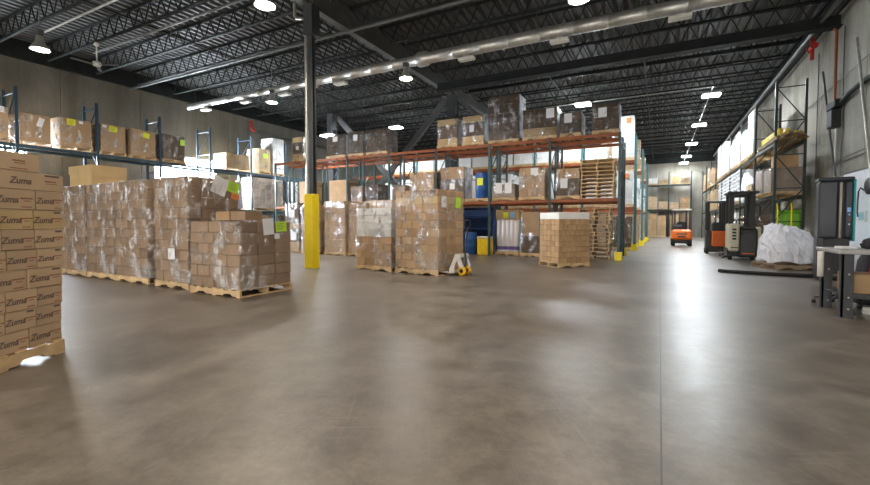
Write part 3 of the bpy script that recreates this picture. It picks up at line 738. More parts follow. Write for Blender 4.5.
rack_x('third pallet rack row along the aisle', [x+.35 for x in xs1[4:]], 27.6, 28.65, 5.6, (2.1, 4.35), 'post_teal', 'beam_orange')
rack_x('fourth pallet rack row along the aisle, beyond the third', [x+.45 for x in xs1[4:]], 34.2, 35.2, 5.6, (2.1, 4.35), 'post_teal', 'beam_orange')
for i, (x, y, lb) in enumerate(((X0R, 16.25, 'yellow steel post guard at the foot of the nearest orange rack corner'), (X0R, 18.75, 'yellow post guard behind the nearest one, at the back of the double rack'), (X0R+.2, 22.5, 'second rack row yellow post guard'), (X0R+.2, 23.72, 'yellow post guard at the rear foot of the second rack row'),
                           (X0R+.35, 27.5, 'yellow post guard at the third rack row'), (X0R+.35, 28.72, 'yellow post guard at the rear of the third rack row'), (X0R+.45, 34.1, 'yellow post guard at the fourth rack row'), (X0R+.45, 35.3, 'yellow post guard at the rear of the fourth rack row'))):
    s = 1 if i % 2 == 0 else -1; yy = -.06*s
    g_ = MB(); g_.box(-.12, .12, yy-.02, yy+.02, 0, .30, 'safety', .01); g_.box(-.12, -.09, min(yy, yy+.2*s), max(yy, yy+.2*s), 0, .30, 'safety', .01); g_.box(.09, .12, min(yy, yy+.2*s), max(yy, yy+.2*s), 0, .30, 'safety', .01)
    g_.build('post_guard', loc=(x, y, 0), label=lb, cat='post guard', group='yellow guards at the rack feet')

EDGE = ('pale_wrap_edge', '+x', 0, .5, .55, 0, 'film_white')
def clampb(a, b, posts, g=.075):
    for p in posts:
        if a < p-.0 < b or a-g < p < b+g:
            if (a+b)/2 < p: b = min(b, p-g)
            else: a = max(a, p+g)
    return a, b
def shelf_load(p0, p1, ytop, zb, lb, style, Y=16.4, D=1.0, yb=None, seed=0, group='goods on the front rack row', sheets=(), name=None):
    x, w = xspan(p0, p1, Y); top = atY((p0+p1)/2, ytop, Y).z
    if zb < 4: a_, b_ = clampb(x-w/2, x+w/2, xs1); x, w = (a_+b_)/2, b_-a_
    pallet(x, Y+D/2, zb+.002, 'pallet on the rack under the ' + lb, max(w-.04, .5), D, simple=True, group='pallets on the racking')
    z0 = zb+.144; H = top-z0
    if style == 'band': lay = [(H*.24, 'carton_yellow', 1, 1), (H*.52, 'carton_dark', 1, 1), (H*.24, 'carton_yellow', 1, 1)]; fm = 'film'
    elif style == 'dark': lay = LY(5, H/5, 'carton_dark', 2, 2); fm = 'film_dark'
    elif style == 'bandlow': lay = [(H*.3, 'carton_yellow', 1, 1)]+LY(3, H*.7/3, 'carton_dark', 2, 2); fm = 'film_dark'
    elif style == 'white': lay = LY(max(2, int(H/.24)), H/max(2, int(H/.24)), 'carton_white', 3, 2); fm = 'film_milky'
    elif style == 'grey': lay = LY(3, H/3, 'carton_grey', 2, 2); fm = 'film_milky'
    elif style == 'box': lay = [(H, 'carton', 1, 1)]; fm = None
    elif style == 'bandtop': lay = [(H*.62, 'carton_dark', 1, 1), (H*.38, 'carton', 2, 1)]; fm = 'film'
    else: lay = LY(4, H/4, 'carton', 3, 2); fm = 'film'
    return load(lb, x, Y+D/2, z0, w-.05, D-.06, lay, filmm=fm, group=group, seed=seed, sheets=[(s[0], s[1], s[2]*w, s[3]*H, *s[4:]) if s[0] != 'pale_wrap_edge' else (s[0], s[1], 0, H*.5, D*.86, H*.96, 'film_white') for s in sheets], name=name or {'box': 'cardboard_box', 'band': 'banded_crate'}.get(style, 'wrapped_load'), amp=.02)
PS = ('paper_label', '-y')
# top level (z 4.5)
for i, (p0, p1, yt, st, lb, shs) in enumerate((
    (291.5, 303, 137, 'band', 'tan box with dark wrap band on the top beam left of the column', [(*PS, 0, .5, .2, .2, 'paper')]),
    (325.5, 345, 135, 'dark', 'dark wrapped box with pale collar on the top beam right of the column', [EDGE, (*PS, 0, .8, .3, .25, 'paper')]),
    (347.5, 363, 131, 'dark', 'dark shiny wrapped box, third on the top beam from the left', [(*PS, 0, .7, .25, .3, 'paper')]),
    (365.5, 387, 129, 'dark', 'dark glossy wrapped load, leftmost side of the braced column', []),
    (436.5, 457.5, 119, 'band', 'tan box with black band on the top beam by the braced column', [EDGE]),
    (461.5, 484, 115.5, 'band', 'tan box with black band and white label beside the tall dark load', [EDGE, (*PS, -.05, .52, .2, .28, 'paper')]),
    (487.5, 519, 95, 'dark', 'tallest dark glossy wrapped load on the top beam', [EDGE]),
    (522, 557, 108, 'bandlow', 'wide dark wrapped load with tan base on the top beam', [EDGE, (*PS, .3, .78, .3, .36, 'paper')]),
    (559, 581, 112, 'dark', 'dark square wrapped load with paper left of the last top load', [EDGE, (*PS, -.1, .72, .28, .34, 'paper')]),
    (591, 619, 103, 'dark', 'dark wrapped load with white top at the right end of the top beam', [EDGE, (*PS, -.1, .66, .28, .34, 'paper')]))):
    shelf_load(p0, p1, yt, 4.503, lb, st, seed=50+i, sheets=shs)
# second level (z 2.2)
for i, (p0, p1, yt, st, lb, shs) in enumerate((
    (298, 317, 181, 'box', 'brown carton on the middle beam behind the foreground column', []),
    (328, 347, 180, 'box', 'plain brown carton on the middle beam right of the foreground column', []),
    (350, 362.5, 186, 'grey', 'low milky wrapped goods on the middle beam behind the tan loads', []),
    (364, 378, 184, 'dark', 'small dark wrapped box on the middle beam before the cross brace', []),
    (385, 405, 185, 'grey', 'low milky wrapped goods right of the cross brace', []),
    (409, 434, 172, 'clear', 'shiny wrapped brown goods with paper on the middle beam left of the braced column', [(*PS, -.3, .35, .2, .28, 'paper')]),
    (440, 464.5, 167, 'bandtop', 'tan-topped black box with white label, middle beam by the tall central load', [EDGE, (*PS, 0, .4, .24, .28, 'paper')]),
    (491, 515.5, 184, 'grey', 'low wrapped goods with white papers above the white rolls', [(*PS, -.2, .7, .28, .42, 'paper'), (*PS, .2, .7, .28, .42, 'paper')]),
    (518.5, 545.5, 167.5, 'clear', 'brown wrapped carton load with top label above the brown floor load', [(*PS, .1, .86, .28, .26, 'paper')]),
    (555.5, 580.5, 168, 'bandtop', 'brown-topped dark wrapped box with paper left of the bare pallet pile', [(*PS, -.15, .45, .26, .36, 'paper')]))):
    shelf_load(p0, p1, yt, 2.2, lb, st, seed=70+i, sheets=shs)
# blue drum on middle beam
xd = atY(483, 150, 16.9).x
pallet(xd-.08, 16.9, 2.202, 'pallet on the rack under the blue drum', 1.0, 1.0, simple=True, group='pallets on the racking')
def drum(x, y, z, h, r_, m, lb, tagc=None):
    t = thing('plastic_drum', lb, 'drum', (x, y, z))
    MB().lathe([(r_*.93, 0), (r_, .04), (r_, h*.33), (r_*1.03, h*.35), (r_, h*.37), (r_, h*.64), (r_*1.03, h*.66), (r_, h*.68), (r_, h-.06), (r_*.92, h-.01)], (0, 0, 0), m, 24).build('barrel', t)
    MB().lathe([(r_*.95, h-.01), (r_*.95, h+.02), (r_*.6, h+.025)], (0, 0, 0), 'black' if m != 'tote_yellow' else m, 24).build('lid', t)
    if tagc: MB().box(-.13, .13, -r_-.012, -r_-.008, h*.5, h*.78, tagc).build('label_sheet', t)
    return t
drum(xd+.05, 16.75, 2.345, 1.05, .30, 'drum_blue', 'blue drum with yellow label on the middle beam', 'yellow_paper')
drum(xd-.42, 17.12, 2.345, .80, .16, 'roll_white', 'white canister on the middle beam left of the labelled blue drum')
# bare pallets
G = 'bare wooden pallets piled on the middle beam'
xp, wp = xspan(583.5, 612.5, 16.4)
for k in range(10):
    pallet(xp+rnd.uniform(-.025, .025), 16.9+rnd.uniform(-.02, .02), 2.202+k*.1415, 'bare pallet on the middle beam pile, %s from the bottom' % ORD[k], 1.0, 1.12, pi/2+rnd.uniform(-.02, .02), group=G, name='bare_pallet')
xp, wp = xspan(589, 611, 16.3)
G = 'bare wooden pallets piled on the floor by the rack corner'
for k in range(13):
    pallet(-2.13+rnd.uniform(-.04, .04), 16.95+rnd.uniform(-.03, .03), k*.1415, 'bare pallet of the floor pile by the rack corner, %s from the floor' % ORD[k], 1.0, 1.1, pi/2+rnd.uniform(-.05, .05), old=k % 2 == 1, group=G, name='bare_pallet')
for k in (4, 8, 11):
    pass
# floor goods in the front rack
xw, ww = xspan(496.5, 519.5, 16.9)
pallet(xw, 17.25, 0, 'pallet under the white rolls on the rack floor level', ww, .9, simple=True)
for j in range(5):
    for q in range(1):
        t = thing('white_roll', 'upright white roll with purple foot under the rack, %s from the left' % ORD[j], 'roll', (xw-ww/2+.12+j*(ww-.24)/4, 17.02+q*.3, .143), group='white rolls standing on the rack floor level')
        MB().lathe([(.10, 0), (.112, .02), (.112, 1.30), (.10, 1.32)], (0, 0, 0), 'roll_white', 16).build('roll_body', t); MB().lathe([(.114, .08), (.114, .22)], (0, 0, 0), 'purple', 16, cap=False).build('purple_band', t)
cx_ = MB(); cx_.box(-ww/2, ww/2, -.16, .5, 0, .40, 'carton_yellow', .008)
o = cx_.build('cardboard_box', loc=(xw, 17.02, 1.465), label='tan open carton lying across the tops of the white rolls', cat='carton')
MB().box(-.16, .05, -.172, -.166, .06, .27, 'yellow_paper').build('yellow_tag', o); MB().box(.13, .32, -.172, -.166, .06, .30, 'blue_paper').build('blue_tag', o)
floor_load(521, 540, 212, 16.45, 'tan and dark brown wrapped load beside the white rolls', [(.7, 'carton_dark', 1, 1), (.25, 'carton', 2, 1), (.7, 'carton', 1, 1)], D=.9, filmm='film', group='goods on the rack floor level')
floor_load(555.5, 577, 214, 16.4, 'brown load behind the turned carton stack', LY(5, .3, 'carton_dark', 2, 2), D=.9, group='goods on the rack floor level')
# blue bay
xb0, xb1 = atY(466, 150, 17.2).x, atY(489, 150, 17.2).x
t = thing('blue_steel_bin', 'deep blue steel cabinet with shelves under the orange beam', 'cabinet', ((xb0+xb1)/2-.1, 17.6, 0)); wb = (xb1-xb0)/2+.3
MB().box(-wb, wb, .35, .40, .02, 2.0, 'bin_blue').build('back_panel', t)
for s in (-1, 1): MB().box(s*wb-.02, s*wb+.02, -.35, .36, 0, 2.0, 'bin_blue').build('side_panel', t)
for zz in (1.05, 1.55, 1.98): MB().box(-wb+.02, wb-.02, -.35, .36, zz, zz+.03, 'bin_blue').build('shelf', t)
q = MB(); q.box(-wb+.05, wb-.05, -.3, .3, 1.59, 1.9, 'bin_blue', .02); q.build('drawer', t)
drum(atY(470.5, 240, 16.75).x, 16.80, 0, .95, .27, 'drum_blue', 'blue drum on the floor under the orange beam left of the yellow tote')
t = thing('yellow_tote', 'yellow plastic tote on the floor between the blue drum and white rolls', 'tote', (atY(484, 240, 16.6).x, 16.75, 0))
MB().box(-.27, .27, -.25, .25, 0, .68, 'tote_yellow', .03).build('tote_body', t); MB().box(-.29, .29, -.27, .27, .68, .76, 'white_metal', .02).build('lid', t)

# second row white cartons
xs2 = [x+.2 for x in xs1]; r = random.Random(9); n_ = 0
for b in range(1, 7):
    for s in (0, 1):
        x = xs2[b]+.64+s*1.15; H = r.choice([1.65, 1.8, 1.75, 1.6]); 
        pallet(x, 23.1, 2.102, 'pallet on the second rack row, middle beam, %s from the left' % ORD[n_], 1.1, .95, simple=True, group='pallets on the second rack row')
        load('white carton load on the middle beam of the second rack row, %s from the left' % ORD[n_], x, 23.1, 2.245, 1.06, .9, LY(6, H/6, 'carton_white', 2, 1), filmm=None, group='white carton loads on the second rack row', seed=n_, name='white_carton_load'); n_ += 1
for k, (b, s) in enumerate([(b, s) for b in range(1, 7) for s in (0, 1)][:-1]):
    x = xs2[b]+.64+s*1.15; pallet(x, 23.1, 4.352, 'pallet on the second rack row, top beam, %s from the left' % ORD[k], 1.1, .95, simple=True, group='pallets on the second rack row')
    load('white carton load on the top beam of the second rack row, %s from the left' % ORD[k], x, 23.1, 4.495, 1.06, .9, LY(3, .24, 'carton_white', 2, 1), filmm=None, group='white carton loads on the second rack row', seed=k, name='white_carton_load')
def rowload(x, y, z, lb, lay, w=1.06, d=.9, filmm='film', group='loads on the farther rack rows', sheets=(), name='wrapped_load', faces=('-y', '+x')):
    pallet(x, y, z+.002, 'pallet under the ' + lb, w+.03, d+.03, simple=True, group='pallets under farther loads')
    return load(lb, x, y, z+.144, w, d, lay, filmm=filmm, group=group, sheets=sheets, name=name, faces=faces)
rowload(-1.62, 23.1, 4.35, 'white carton load with orange tag at the top end of the second rack row', LY(9, .22, 'carton_white', 2, 2), w=.98, filmm=None, sheets=[('orange_tag', '-y', .25, 1.75, .2, .25, 'orange_paper')], name='white_carton_load')
MB().box(-.1, .1, -.003, .003, -.12, .12, 'orange_paper').build('orange_tag', loc=(-1.45, 22.632, 3.6), label='orange sheet on the last middle-beam white cartons', cat='tag')
rowload(-1.67, 23.1, 0, 'brown wrapped load on the floor at the end of the second rack row', LY(6, .25, 'carton_dark', 2, 2), w=.98)
rowload(-2.84, 23.1, 0, 'brown carton load on the floor, second from the end of the second row', LY(7, .24, 'carton', 3, 2))
for i, x in enumerate((-1.52, -2.75)):
    for zz, lb, mm_ in ((0, 'floor', 'carton'), (2.1, 'middle beam', 'carton_white'), (4.35, 'top beam', 'carton')):
        rowload(x, 28.1, zz, '%s load, %s of the third rack row, %s from the aisle' % ({'carton': 'brown', 'carton_white': 'white'}[mm_], lb, ORD[i]), LY(6, .28, mm_, 2, 2), w=.95)
        if i == 0: rowload(x+.1, 34.7, zz, '%s load on the %s of the fourth rack row' % ({'carton': 'brown', 'carton_white': 'white'}[mm_], lb), LY(6, .26, mm_, 2, 2), w=.95)

# ---------------------------------------------------------------- left wall racking (along y)
def rack_y(label, ysl, x0, x1, top, levels, postm, beamm, bh=.12):
    """frames at ysl, aisle side x0, wall side x1"""
    t = thing('pallet_rack', label, 'rack', (x0, ysl[0], 0)); Y0 = ysl[0]; a = MB(); d = x1-x0; s = 1 if d > 0 else -1; pw = .085
    for xx in (0, d-s*.07): a.box(min(xx, xx+s*.07), max(xx, xx+s*.07), -pw/2, pw/2, 0, top, postm); a.box(min(xx, xx+s*.07)-.03, max(xx, xx+s*.07)+.03, -.08, .08, 0, .012, postm)
    n = max(3, int(top/1.1))
    for i in range(n):
        z0, z1 = .25+(top-.45)*i/n, .25+(top-.45)*(i+1)/n
        a.bar((s*.04, 0, z0 if i % 2 else z1), (d-s*.04, 0, z1 if i % 2 else z0), .03, .03, postm); a.bar((s*.04, 0, z1), (d-s*.04, 0, z1), .03, .03, postm)
    fm = a.mesh('upright_frame')
    for y in ysl: link('upright_frame', fm, t, (0, y-Y0, 0))
    for i in range(len(ysl)-1):
        L = ysl[i+1]-ysl[i]-pw; b = MB(); b.box(0, .045, 0, L, 0, bh, beamm, .008); me = b.mesh('beam')
        for z in levels:
            for xx in (s*.012 - (0 if s > 0 else .045), d-s*.06 - (0 if s > 0 else .045)): link('beam', me, t, (xx, ysl[i]-Y0+pw/2, z-bh))
        c = MB()
        for q in range(5): c.box(min(s*.06, d-s*.06), max(s*.06, d-s*.06), .15+q*(L-.4)/4, .25+q*(L-.4)/4, 0, .0, beamm)
    return t
LXF, LXB = -19.2, -20.25
ysl = [3.95+2.34*k for k in range(8)]
rack_y('dark blue pallet rack along the left wall', ysl, LXF, LXB, 5.92, (2.0, 4.0), 'post_blue', 'beam_blue')
GL = 'wrapped boxes on the upper shelf along the left wall'
for i, (p0, p1, yt, lb, mm_, shs) in enumerate((
    (-12, 11, 105.5, 'brown box cut by the left edge on the upper wall shelf', 'carton', [('paper_sheet', '+x', .05, .9, .2, .2, 'paper')]),
    (19.5, 53, 114, 'brown wrapped box with white paper, first whole one on the upper wall shelf', 'carton', [('paper_sheet', '+x', .12, .72, .16, .32, 'paper', .3)]),
    (60.5, 93, 119, 'brown wrapped box with yellow sheet just left of the second wall rack post', 'carton', [('yellow_tag', '+x', -.15, .86, .26, .22, 'yellow_paper', 0, 1), ('paper_tag', '+x', .15, .9, .12, .1, 'paper')]),
    (100.5, 127, 125, 'brown wrapped box with yellow sheet just right of the second wall rack post', 'carton', [('yellow_tag', '+x', 0, .84, .28, .22, 'yellow_paper', .1, 1), ('paper_tag', '+x', -.3, .9, .14, .1, 'paper')]),
    (131, 157, 130, 'crumpled shiny wrapped box with yellow sheet left of the third wall rack post', 'carton', [('yellow_tag', '+x', .1, .8, .26, .22, 'yellow_paper', .1)]),
    (161, 186, 135, 'dark box with small green tag above the glaring window', 'carton_dark', [('green_tag', '+x', .38, .75, .2, .26, 'lime')]),
    (226, 251, 154, 'low yellowish crate on the upper wall shelf', 'carton_yellow', []),
    (259, 271, 149, 'small dark and tan box right of the low yellowish crate', 'carton_yellow', [('green_tag', '+x', .05, .7, .3, .25, 'lime')]),
    (273, 287, 139, 'tall milky wrapped white stack at the end of the upper wall shelf', 'carton_white', []))):
    y0, y1 = clampb(atX(p0, 150, LXF).y, atX(p1, 150, LXF).y, ysl); top = atX((p0+p1)/2, yt, LXF).z; w = 1.0
    pallet(LXF-.52, (y0+y1)/2, 4.002, 'pallet on the wall shelf under the '+lb, w, y1-y0-.02, simple=True, group='pallets on the left wall rack')
    H = top-4.145
    load(lb, LXF-.52, (y0+y1)/2, 4.145, w-.04, y1-y0-.04, [(H, mm_, 1, 1)] if mm_ != 'carton_white' else LY(7, H/7, mm_, 2, 3), filmm='film' if mm_ != 'carton_white' else 'film_milky', faces=('+x',), group=GL, seed=90+i, name='wrapped_box', sheets=[(s[0], s[1], s[2], s[3]*H, *s[4:]) for s in shs])
# lower wall rack goods
y0, y1 = atX(250, 150, LXF).y, atX(285, 150, LXF).y
for i, (p0, p1, yt, zb, lb, mm_, fm_) in enumerate((
    (248, 283, 178, 2.0, 'pale brown wrapped carton stack below the tall white stack on the wall rack', 'carton_grey', 'film_milky'),
    (288, 298, 182, 2.0, 'milky wrapped goods at the far end of the wall rack middle shelf', 'carton_white', 'film_milky'))):
    y0, y1 = clampb(atX(p0, 150, LXF).y, min(atX(p1, 150, LXF).y, 20.1), ysl); top = min(3.84, atX((p0+p1)/2, yt, LXF).z); H = top-zb-.145
    pallet(LXF-.52, (y0+y1)/2, zb+.002, 'pallet under the '+lb, 1, y1-y0-.02, simple=True, group='pallets on the left wall rack')
    load(lb, LXF-.52, (y0+y1)/2, zb+.144, .96, y1-y0-.04, LY(8, H/8, mm_, 2, 5), filmm=fm_, faces=('+x',), group='goods on the lower left wall rack', seed=i, name='wrapped_load')
for i, (yy, lb) in enumerate(((16.4, 'greyish carton load on the floor below the wall rack, behind the papers'), (18.66, 'tan carton load on the floor at the end of the wall rack'))):
    rowload(LXF-.5, yy, 0, lb, LY(6, .27, ['carton_grey', 'carton'][i], 2, 3), w=.96, d=1.1, group='goods on the lower left wall rack', faces=('+x',))

# ---------------------------------------------------------------- right wall racking
RXF, RXB = 3.36, 4.2
ysr = [18.0+3.4*k for k in range(9)]
rack_y('dark green pallet rack along the right wall', ysr, RXF, RXB, 6.0, (2.25, 4.05), 'post_black', 'post_black')
def rload(y, dy_, z, H, lb, mm_, n, ny, fm_='film', faces=('-y', '-x'), w=.86, name='wrapped_load', sheets=(), nx=2):
    pallet((RXF+RXB)/2-.02, y, z+.002, 'pallet under the '+lb, w+.04, dy_, simple=True, group='pallets on the right wall rack')
    return load(lb, (RXF+RXB)/2-.02, y, z+.144, w, dy_-.04, LY(n, H/n, mm_, nx, ny), filmm=fm_, faces=faces, group='goods on the right wall rack', name=name, sheets=sheets)
def blob(name, lb, cat, x, y, z, sx, sy, sz, m, seed=0, amp=.1, group=None, n=14, sag=.25, rz=0):
    r = random.Random(seed); a = MB(); vs = []; fs = []; nr = 40; prof = [(0.97, 0), (1.0, .08), (1.0, .35), (.98, .6), (.93, .8), (.8, .93), (.5, 1.0), (.15, 1.02)]
    ph = [(r.uniform(0, 6.28), r.randint(2, 9), r.uniform(.2, 1)) for _ in range(9)]
    for i, (rr, zz) in enumerate(prof):
        for k in range(nr):
            th = 2*pi*k/nr; c_, s_ = cos(th), sin(th); e = 5.0
            q = (abs(c_)**e + abs(s_)**e)**(-1/e)
            d = sum(A*sin(f*th+p_+zz*3*((j % 3)-1)) for j, (p_, f, A) in enumerate(ph))*amp*.25 + r.uniform(-1, 1)*amp*.22
            R_ = q*rr*(1+d)
            vs.append((c_*R_*sx/2, s_*R_*sy/2, max(0, zz*sz*(1+sag*.5*sin(2*th+ph[0][0])*(zz > .5)*zz)) + r.uniform(-.5, .5)*amp*.12*(zz > 0)))
    for i in range(len(prof)-1):
        for k in range(nr): fs.append((i*nr+k, i*nr+(k+1) % nr, (i+1)*nr+(k+1) % nr, (i+1)*nr+k))
    fs.append(tuple(range(nr))[::-1]); fs.append(tuple((len(prof)-1)*nr+k for k in range(nr)))
    a.add(vs, fs, m, True); return a.build(name, None, (x, y, z), rz=rz, label=lb, cat=cat, group=group)
XM = (RXF+RXB)/2
# lumber and yellow bars on the near top shelf
r = random.Random(4); G = 'planks laid across the near top shelf of the right rack'; ct = 0
for L_i in range(3):
    for j in range(7):
        xx = RXF+.02+j*.125; t = MB(); Ln = r.uniform(2.2, 4.2); t.box(-.055, .055, 0, Ln, 0, .04, 'lumber' if r.random() < .7 else 'wood', .004)
        t.build('plank', loc=(xx, 17.6+r.uniform(-.5, .4), 4.052+L_i*.045), rz=r.uniform(-.012, .012), label='wooden plank in the %s layer on the right top shelf, %s from the aisle' % (['bottom', 'middle', 'top'][L_i], ORD[j]), cat='plank', group=G); ct += 1
for j in range(6):
    lay = j//4; t = MB(); t.box(-.05, .05, 0, 2.5, 0, .11, 'yellow_bar', .008); t.box(-.055, .055, .05, .08, -.001, .112, 'beam_orange')
    t.build('yellow_beam', loc=(RXF+.12+(j % 4)*.17, 17.75+r.uniform(-.2, .2), 4.19+lay*.115), rz=r.uniform(-.02, .02), label='spare yellow rack beam on the plank pile, %s of six' % ORD[j], cat='beam', group='spare yellow beams on the right top shelf')
rload(22.15, 1.2, 4.05, 1.75, 'large white wrapped load on the right top shelf behind the yellow beams', 'carton_white', 4, 2, 'film_milky')
rload(23.85, 1.2, 4.05, 1.25, 'white wrapped load second behind the yellow beams on the right top shelf', 'carton_white', 4, 2, 'film_milky')
rload(25.65, 1.3, 4.05, 1.5, 'white wrapped load third behind the yellow beams on the right top shelf', 'carton_white', 5, 2, 'film_milky')
rload(27.25, 1.2, 4.05, 1.25, 'white wrapped load fourth behind the yellow beams on the right top shelf', 'carton_white', 5, 2, 'film_milky')
rload(29.1, 1.3, 4.05, 1.4, 'white striped carton load fifth behind the yellow beams on the right top shelf', 'carton_white', 7, 3, None)
rload(30.75, 1.3, 4.05, 1.9, 'tall white carton load on the far half of the right top shelf', 'carton_white', 9, 3, None)
rload(32.9, 1.3, 4.05, 2.0, 'tallest white carton load toward the far end of the right top shelf', 'carton_white', 9, 3, None)
rload(37.5, 1.3, 4.05, 1.1, 'brown box load near the far end of the right top shelf', 'carton', 3, 2)
rload(39.6, 1.3, 4.05, 1.4, 'brown carton load at the far end of the right top shelf', 'carton', 4, 2)
rload(43.0, 1.3, 4.05, 1.2, 'last brown carton load on the right top shelf', 'carton', 3, 2)
# middle shelf
rload(18.75, 1.1, 2.25, .80, 'open brown wrapped box at the near end of the right middle shelf', 'carton_grey', 1, 1, 'film_milky', nx=1)
MB().box(-.32, .32, -.3, .3, 0, .42, 'carton', .008).build('cardboard_box', loc=(XM+.02, 18.75, 3.205), label='plain brown carton standing on the near wrapped box of the right middle shelf', cat='carton')
rload(20.2, 1.2, 2.25, .90, 'second brown wrapped box on the right middle shelf', 'carton_grey', 1, 1, 'film_milky', nx=1)
rload(22.3, 1.2, 2.25, .55, 'low tan carton load on the right middle shelf', 'carton_yellow', 2, 2)
blob('bulk_bag', 'rounded white bulk bag on the right middle shelf', 'bag', XM, 23.9, 2.252, .9, 1.1, 1.25, 'sack', 3, .1)
cnt = 0
for y in (25.65, 27.3, 29.05, 30.75, 32.5):
    cnt += 1; pallet(XM-.02, y, 2.252, 'pallet under the white sacks on the right middle shelf, %s stack' % ORD[cnt-1], .9, 1.3, simple=True, group='pallets on the right wall rack')
    for k in range(8):
        for j in range(2):
            if 'sackm' not in globals():
                a = MB(); a.box(-.42, .42, -.29, .29, 0, .185, 'sack', .055); sackm = a.mesh('sack')
                for p_ in sackm.polygons: p_.use_smooth = True
            link('white_sack', sackm, None, (XM-.02, y-.31+j*.62, 2.395+k*.187), rnd.uniform(-.04, .04), 'white sack on the right middle shelf, %s stack, course %s, %s side' % (ORD[cnt-1], ORD[k], ['near', 'far'][j]), 'sack', 'white sacks stacked on the right middle shelf')
rload(34.1, 1.3, 2.25, 1.2, 'brown carton load beyond the white sacks on the right middle shelf', 'carton', 4, 2)
rload(37.4, 1.3, 2.25, 1.3, 'tan carton load far along the right middle shelf', 'carton_yellow', 4, 2)
rload(39.6, 1.3, 2.25, 1.2, 'brown carton load at the far end of the right middle shelf', 'carton', 4, 2)
# floor level right
for i, (y, mm_, H) in enumerate(((23.6, 'carton_grey', 1.5), (26.3, 'carton_white', 1.7), (29.5, 'carton', 1.6), (32.7, 'carton_white', 1.5), (36.2, 'carton', 1.7), (39.7, 'carton', 1.8))):
    rload(y, 1.3, 0, H, '%s floor load under the right rack, %s from the front' % ({'carton_grey': 'greyish', 'carton_white': 'white', 'carton': 'brown'}[mm_], ORD[i]), mm_, 5, 2, 'film')
t = thing('green_bin', 'bright green plastic bin on the floor under the right rack', 'bin', (3.95, 18.9, 0))
MB().box(-.3, .3, -.35, .35, .06, 1.68, 'green', .05).build('bin_body', t); MB().box(-.33, .33, -.38, .38, 1.68, 1.76, 'green', .03).build('lid', t); MB().box(-.28, .28, -.33, .33, 0, .06, 'black').build('wheel_base', t)
t = thing('yellow_trolley', 'yellow tube-framed trolley before the green bin', 'trolley', (3.55, 17.45, 0), .0)
for sx in (-.16, .2):
    MB().tube([(sx, 0, .1), (sx, 0, 1.85), (sx, .1, 1.95)], .018, 'safety', 8).build('upright_tube', t)
MB().box(-.22, .26, -.15, .3, .08, .12, 'safety').build('platform', t)
for sx in (-.16, .2): MB().lathe([(.01, -.02), (.06, -.02), (.06, .02), (.01, .02)], (sx, 0, .06), 'black', 12, 'x').build('wheel', t)

# ---------------------------------------------------------------- back wall rack
xsb = [-1.1, .75, 2.6]
rack_x('dark rack of brown cartons against the back wall', xsb, 46.3, 47.3, 6.2, (2.65, 5.0), 'post_black', 'post_black')
k = 0
for (x, z, H, mm_) in ((-.6, 0, 2.1, 'carton'), (.2, 0, 1.9, 'carton'), (1.25, 0, 2.0, 'carton'), (2.1, 0, 2.1, 'carton_grey'), (-.6, 2.65, 1.1, 'carton_print'), (.3, 2.65, .6, 'carton_print'), (1.2, 2.65, .5, 'carton_print'), (2.1, 2.65, 1.0, 'carton'), (-.6, 5.0, .5, 'carton_white'), (.3, 5.0, .4, 'carton_print'), (1.3, 5.0, .7, 'carton_yellow'), (2.1, 5.0, .5, 'carton_grey')):
    rowload(x, 46.8, z, '%s goods, %s of the back wall rack, %s from the left' % (mm_.replace('carton_', '').replace('print', 'tan').replace('carton', 'brown'), {0: 'floor', 2.65: 'middle beam', 5.0: 'top beam'}[z], ORD[k % 4]), LY(2 if H < 1 else 4, H/(2 if H < 1 else 4), mm_, 2, 1), w=.74, d=.85, filmm=None, group='cartons on the back wall rack', name='carton_load'); k += 1
# ---------------------------------------------------------------- stand-up reach truck (cream and black)
t = thing('reach_truck', 'cream and black stand-up reach truck parked by the white bag', 'forklift', (2.62, 19.0, 0))
b = MB(); b.box(-.10, .46, -.45, .55, .10, 1.12, 'black', .06); b.box(-.42, .46, -.3, .6, .10, .42, 'black', .03); b.build('chassis', t)
b = MB(); b.box(-.40, -.08, -.52, .45, .30, 1.30, 'cream', .05); cc = b.build('cream_cover', t)
v = MB()
for k in range(4): v.box(-.30, -.18, -.527, -.518, .72+k*.11, .79+k*.11, 'black')
v.box(-.34, -.12, -.527, -.518, .42, .46, 'ink'); v.build('vent', cc)
b = MB(); b.box(.44, .56, -.42, .5, .30, 1.18, 'cream', .04); b.build('cream_cover', t)
b = MB(); b.box(-.06, .42, -.48, -.4, .14, .95, 'truck_grey', .03); b.box(0, .36, -.49, -.47, .22, .25, 'orange'); b.build('step_panel', t)
b = MB(); b.lathe([(.20, 0), (.22, .1), (.15, .16)], (.2, -.1, 1.1), 'black', 20); b.box(-.05, .42, -.3, .35, 1.08, 1.22, 'black', .05); b.build('operator_pad', t)
for (x, y) in ((-.32, -.35), (.30, -.35), (-.32, .5), (.30, .5)):
    MB().box(x-.075, x+.075, y-.06, y+.06, 1.1, 2.38, 'black', .012).build('guard_post', t)
g = MB(); g.box(-.46, .46, -.55, .6, 2.36, 2.44, 'black', .02)
for k in range(5): g.box(-.40+k*.18, -.36+k*.18, -.5, .56, 2.44, 2.47, 'black')
g.build('overhead_guard', t)
for sx in (-.26, .26): MB().box(sx-.05, sx+.05, .66, .80, .08, 2.4, 'black').build('mast_rail', t)
m_ = MB(); 
for zz in (.5, 1.4, 2.28): m_.box(-.21, .21, .68, .74, zz, zz+.09, 'truck_grey')
m_.build('mast_crossbar', t)
for sx in (-.22, .22): MB().box(sx-.06, sx+.06, .82, 1.9, .10, .14, 'truck_grey').build('fork', t)
for sx in (-.42, .42): MB().box(sx-.06, sx+.06, .5, 1.6, .06, .18, 'black', .02).build('outrigger', t)
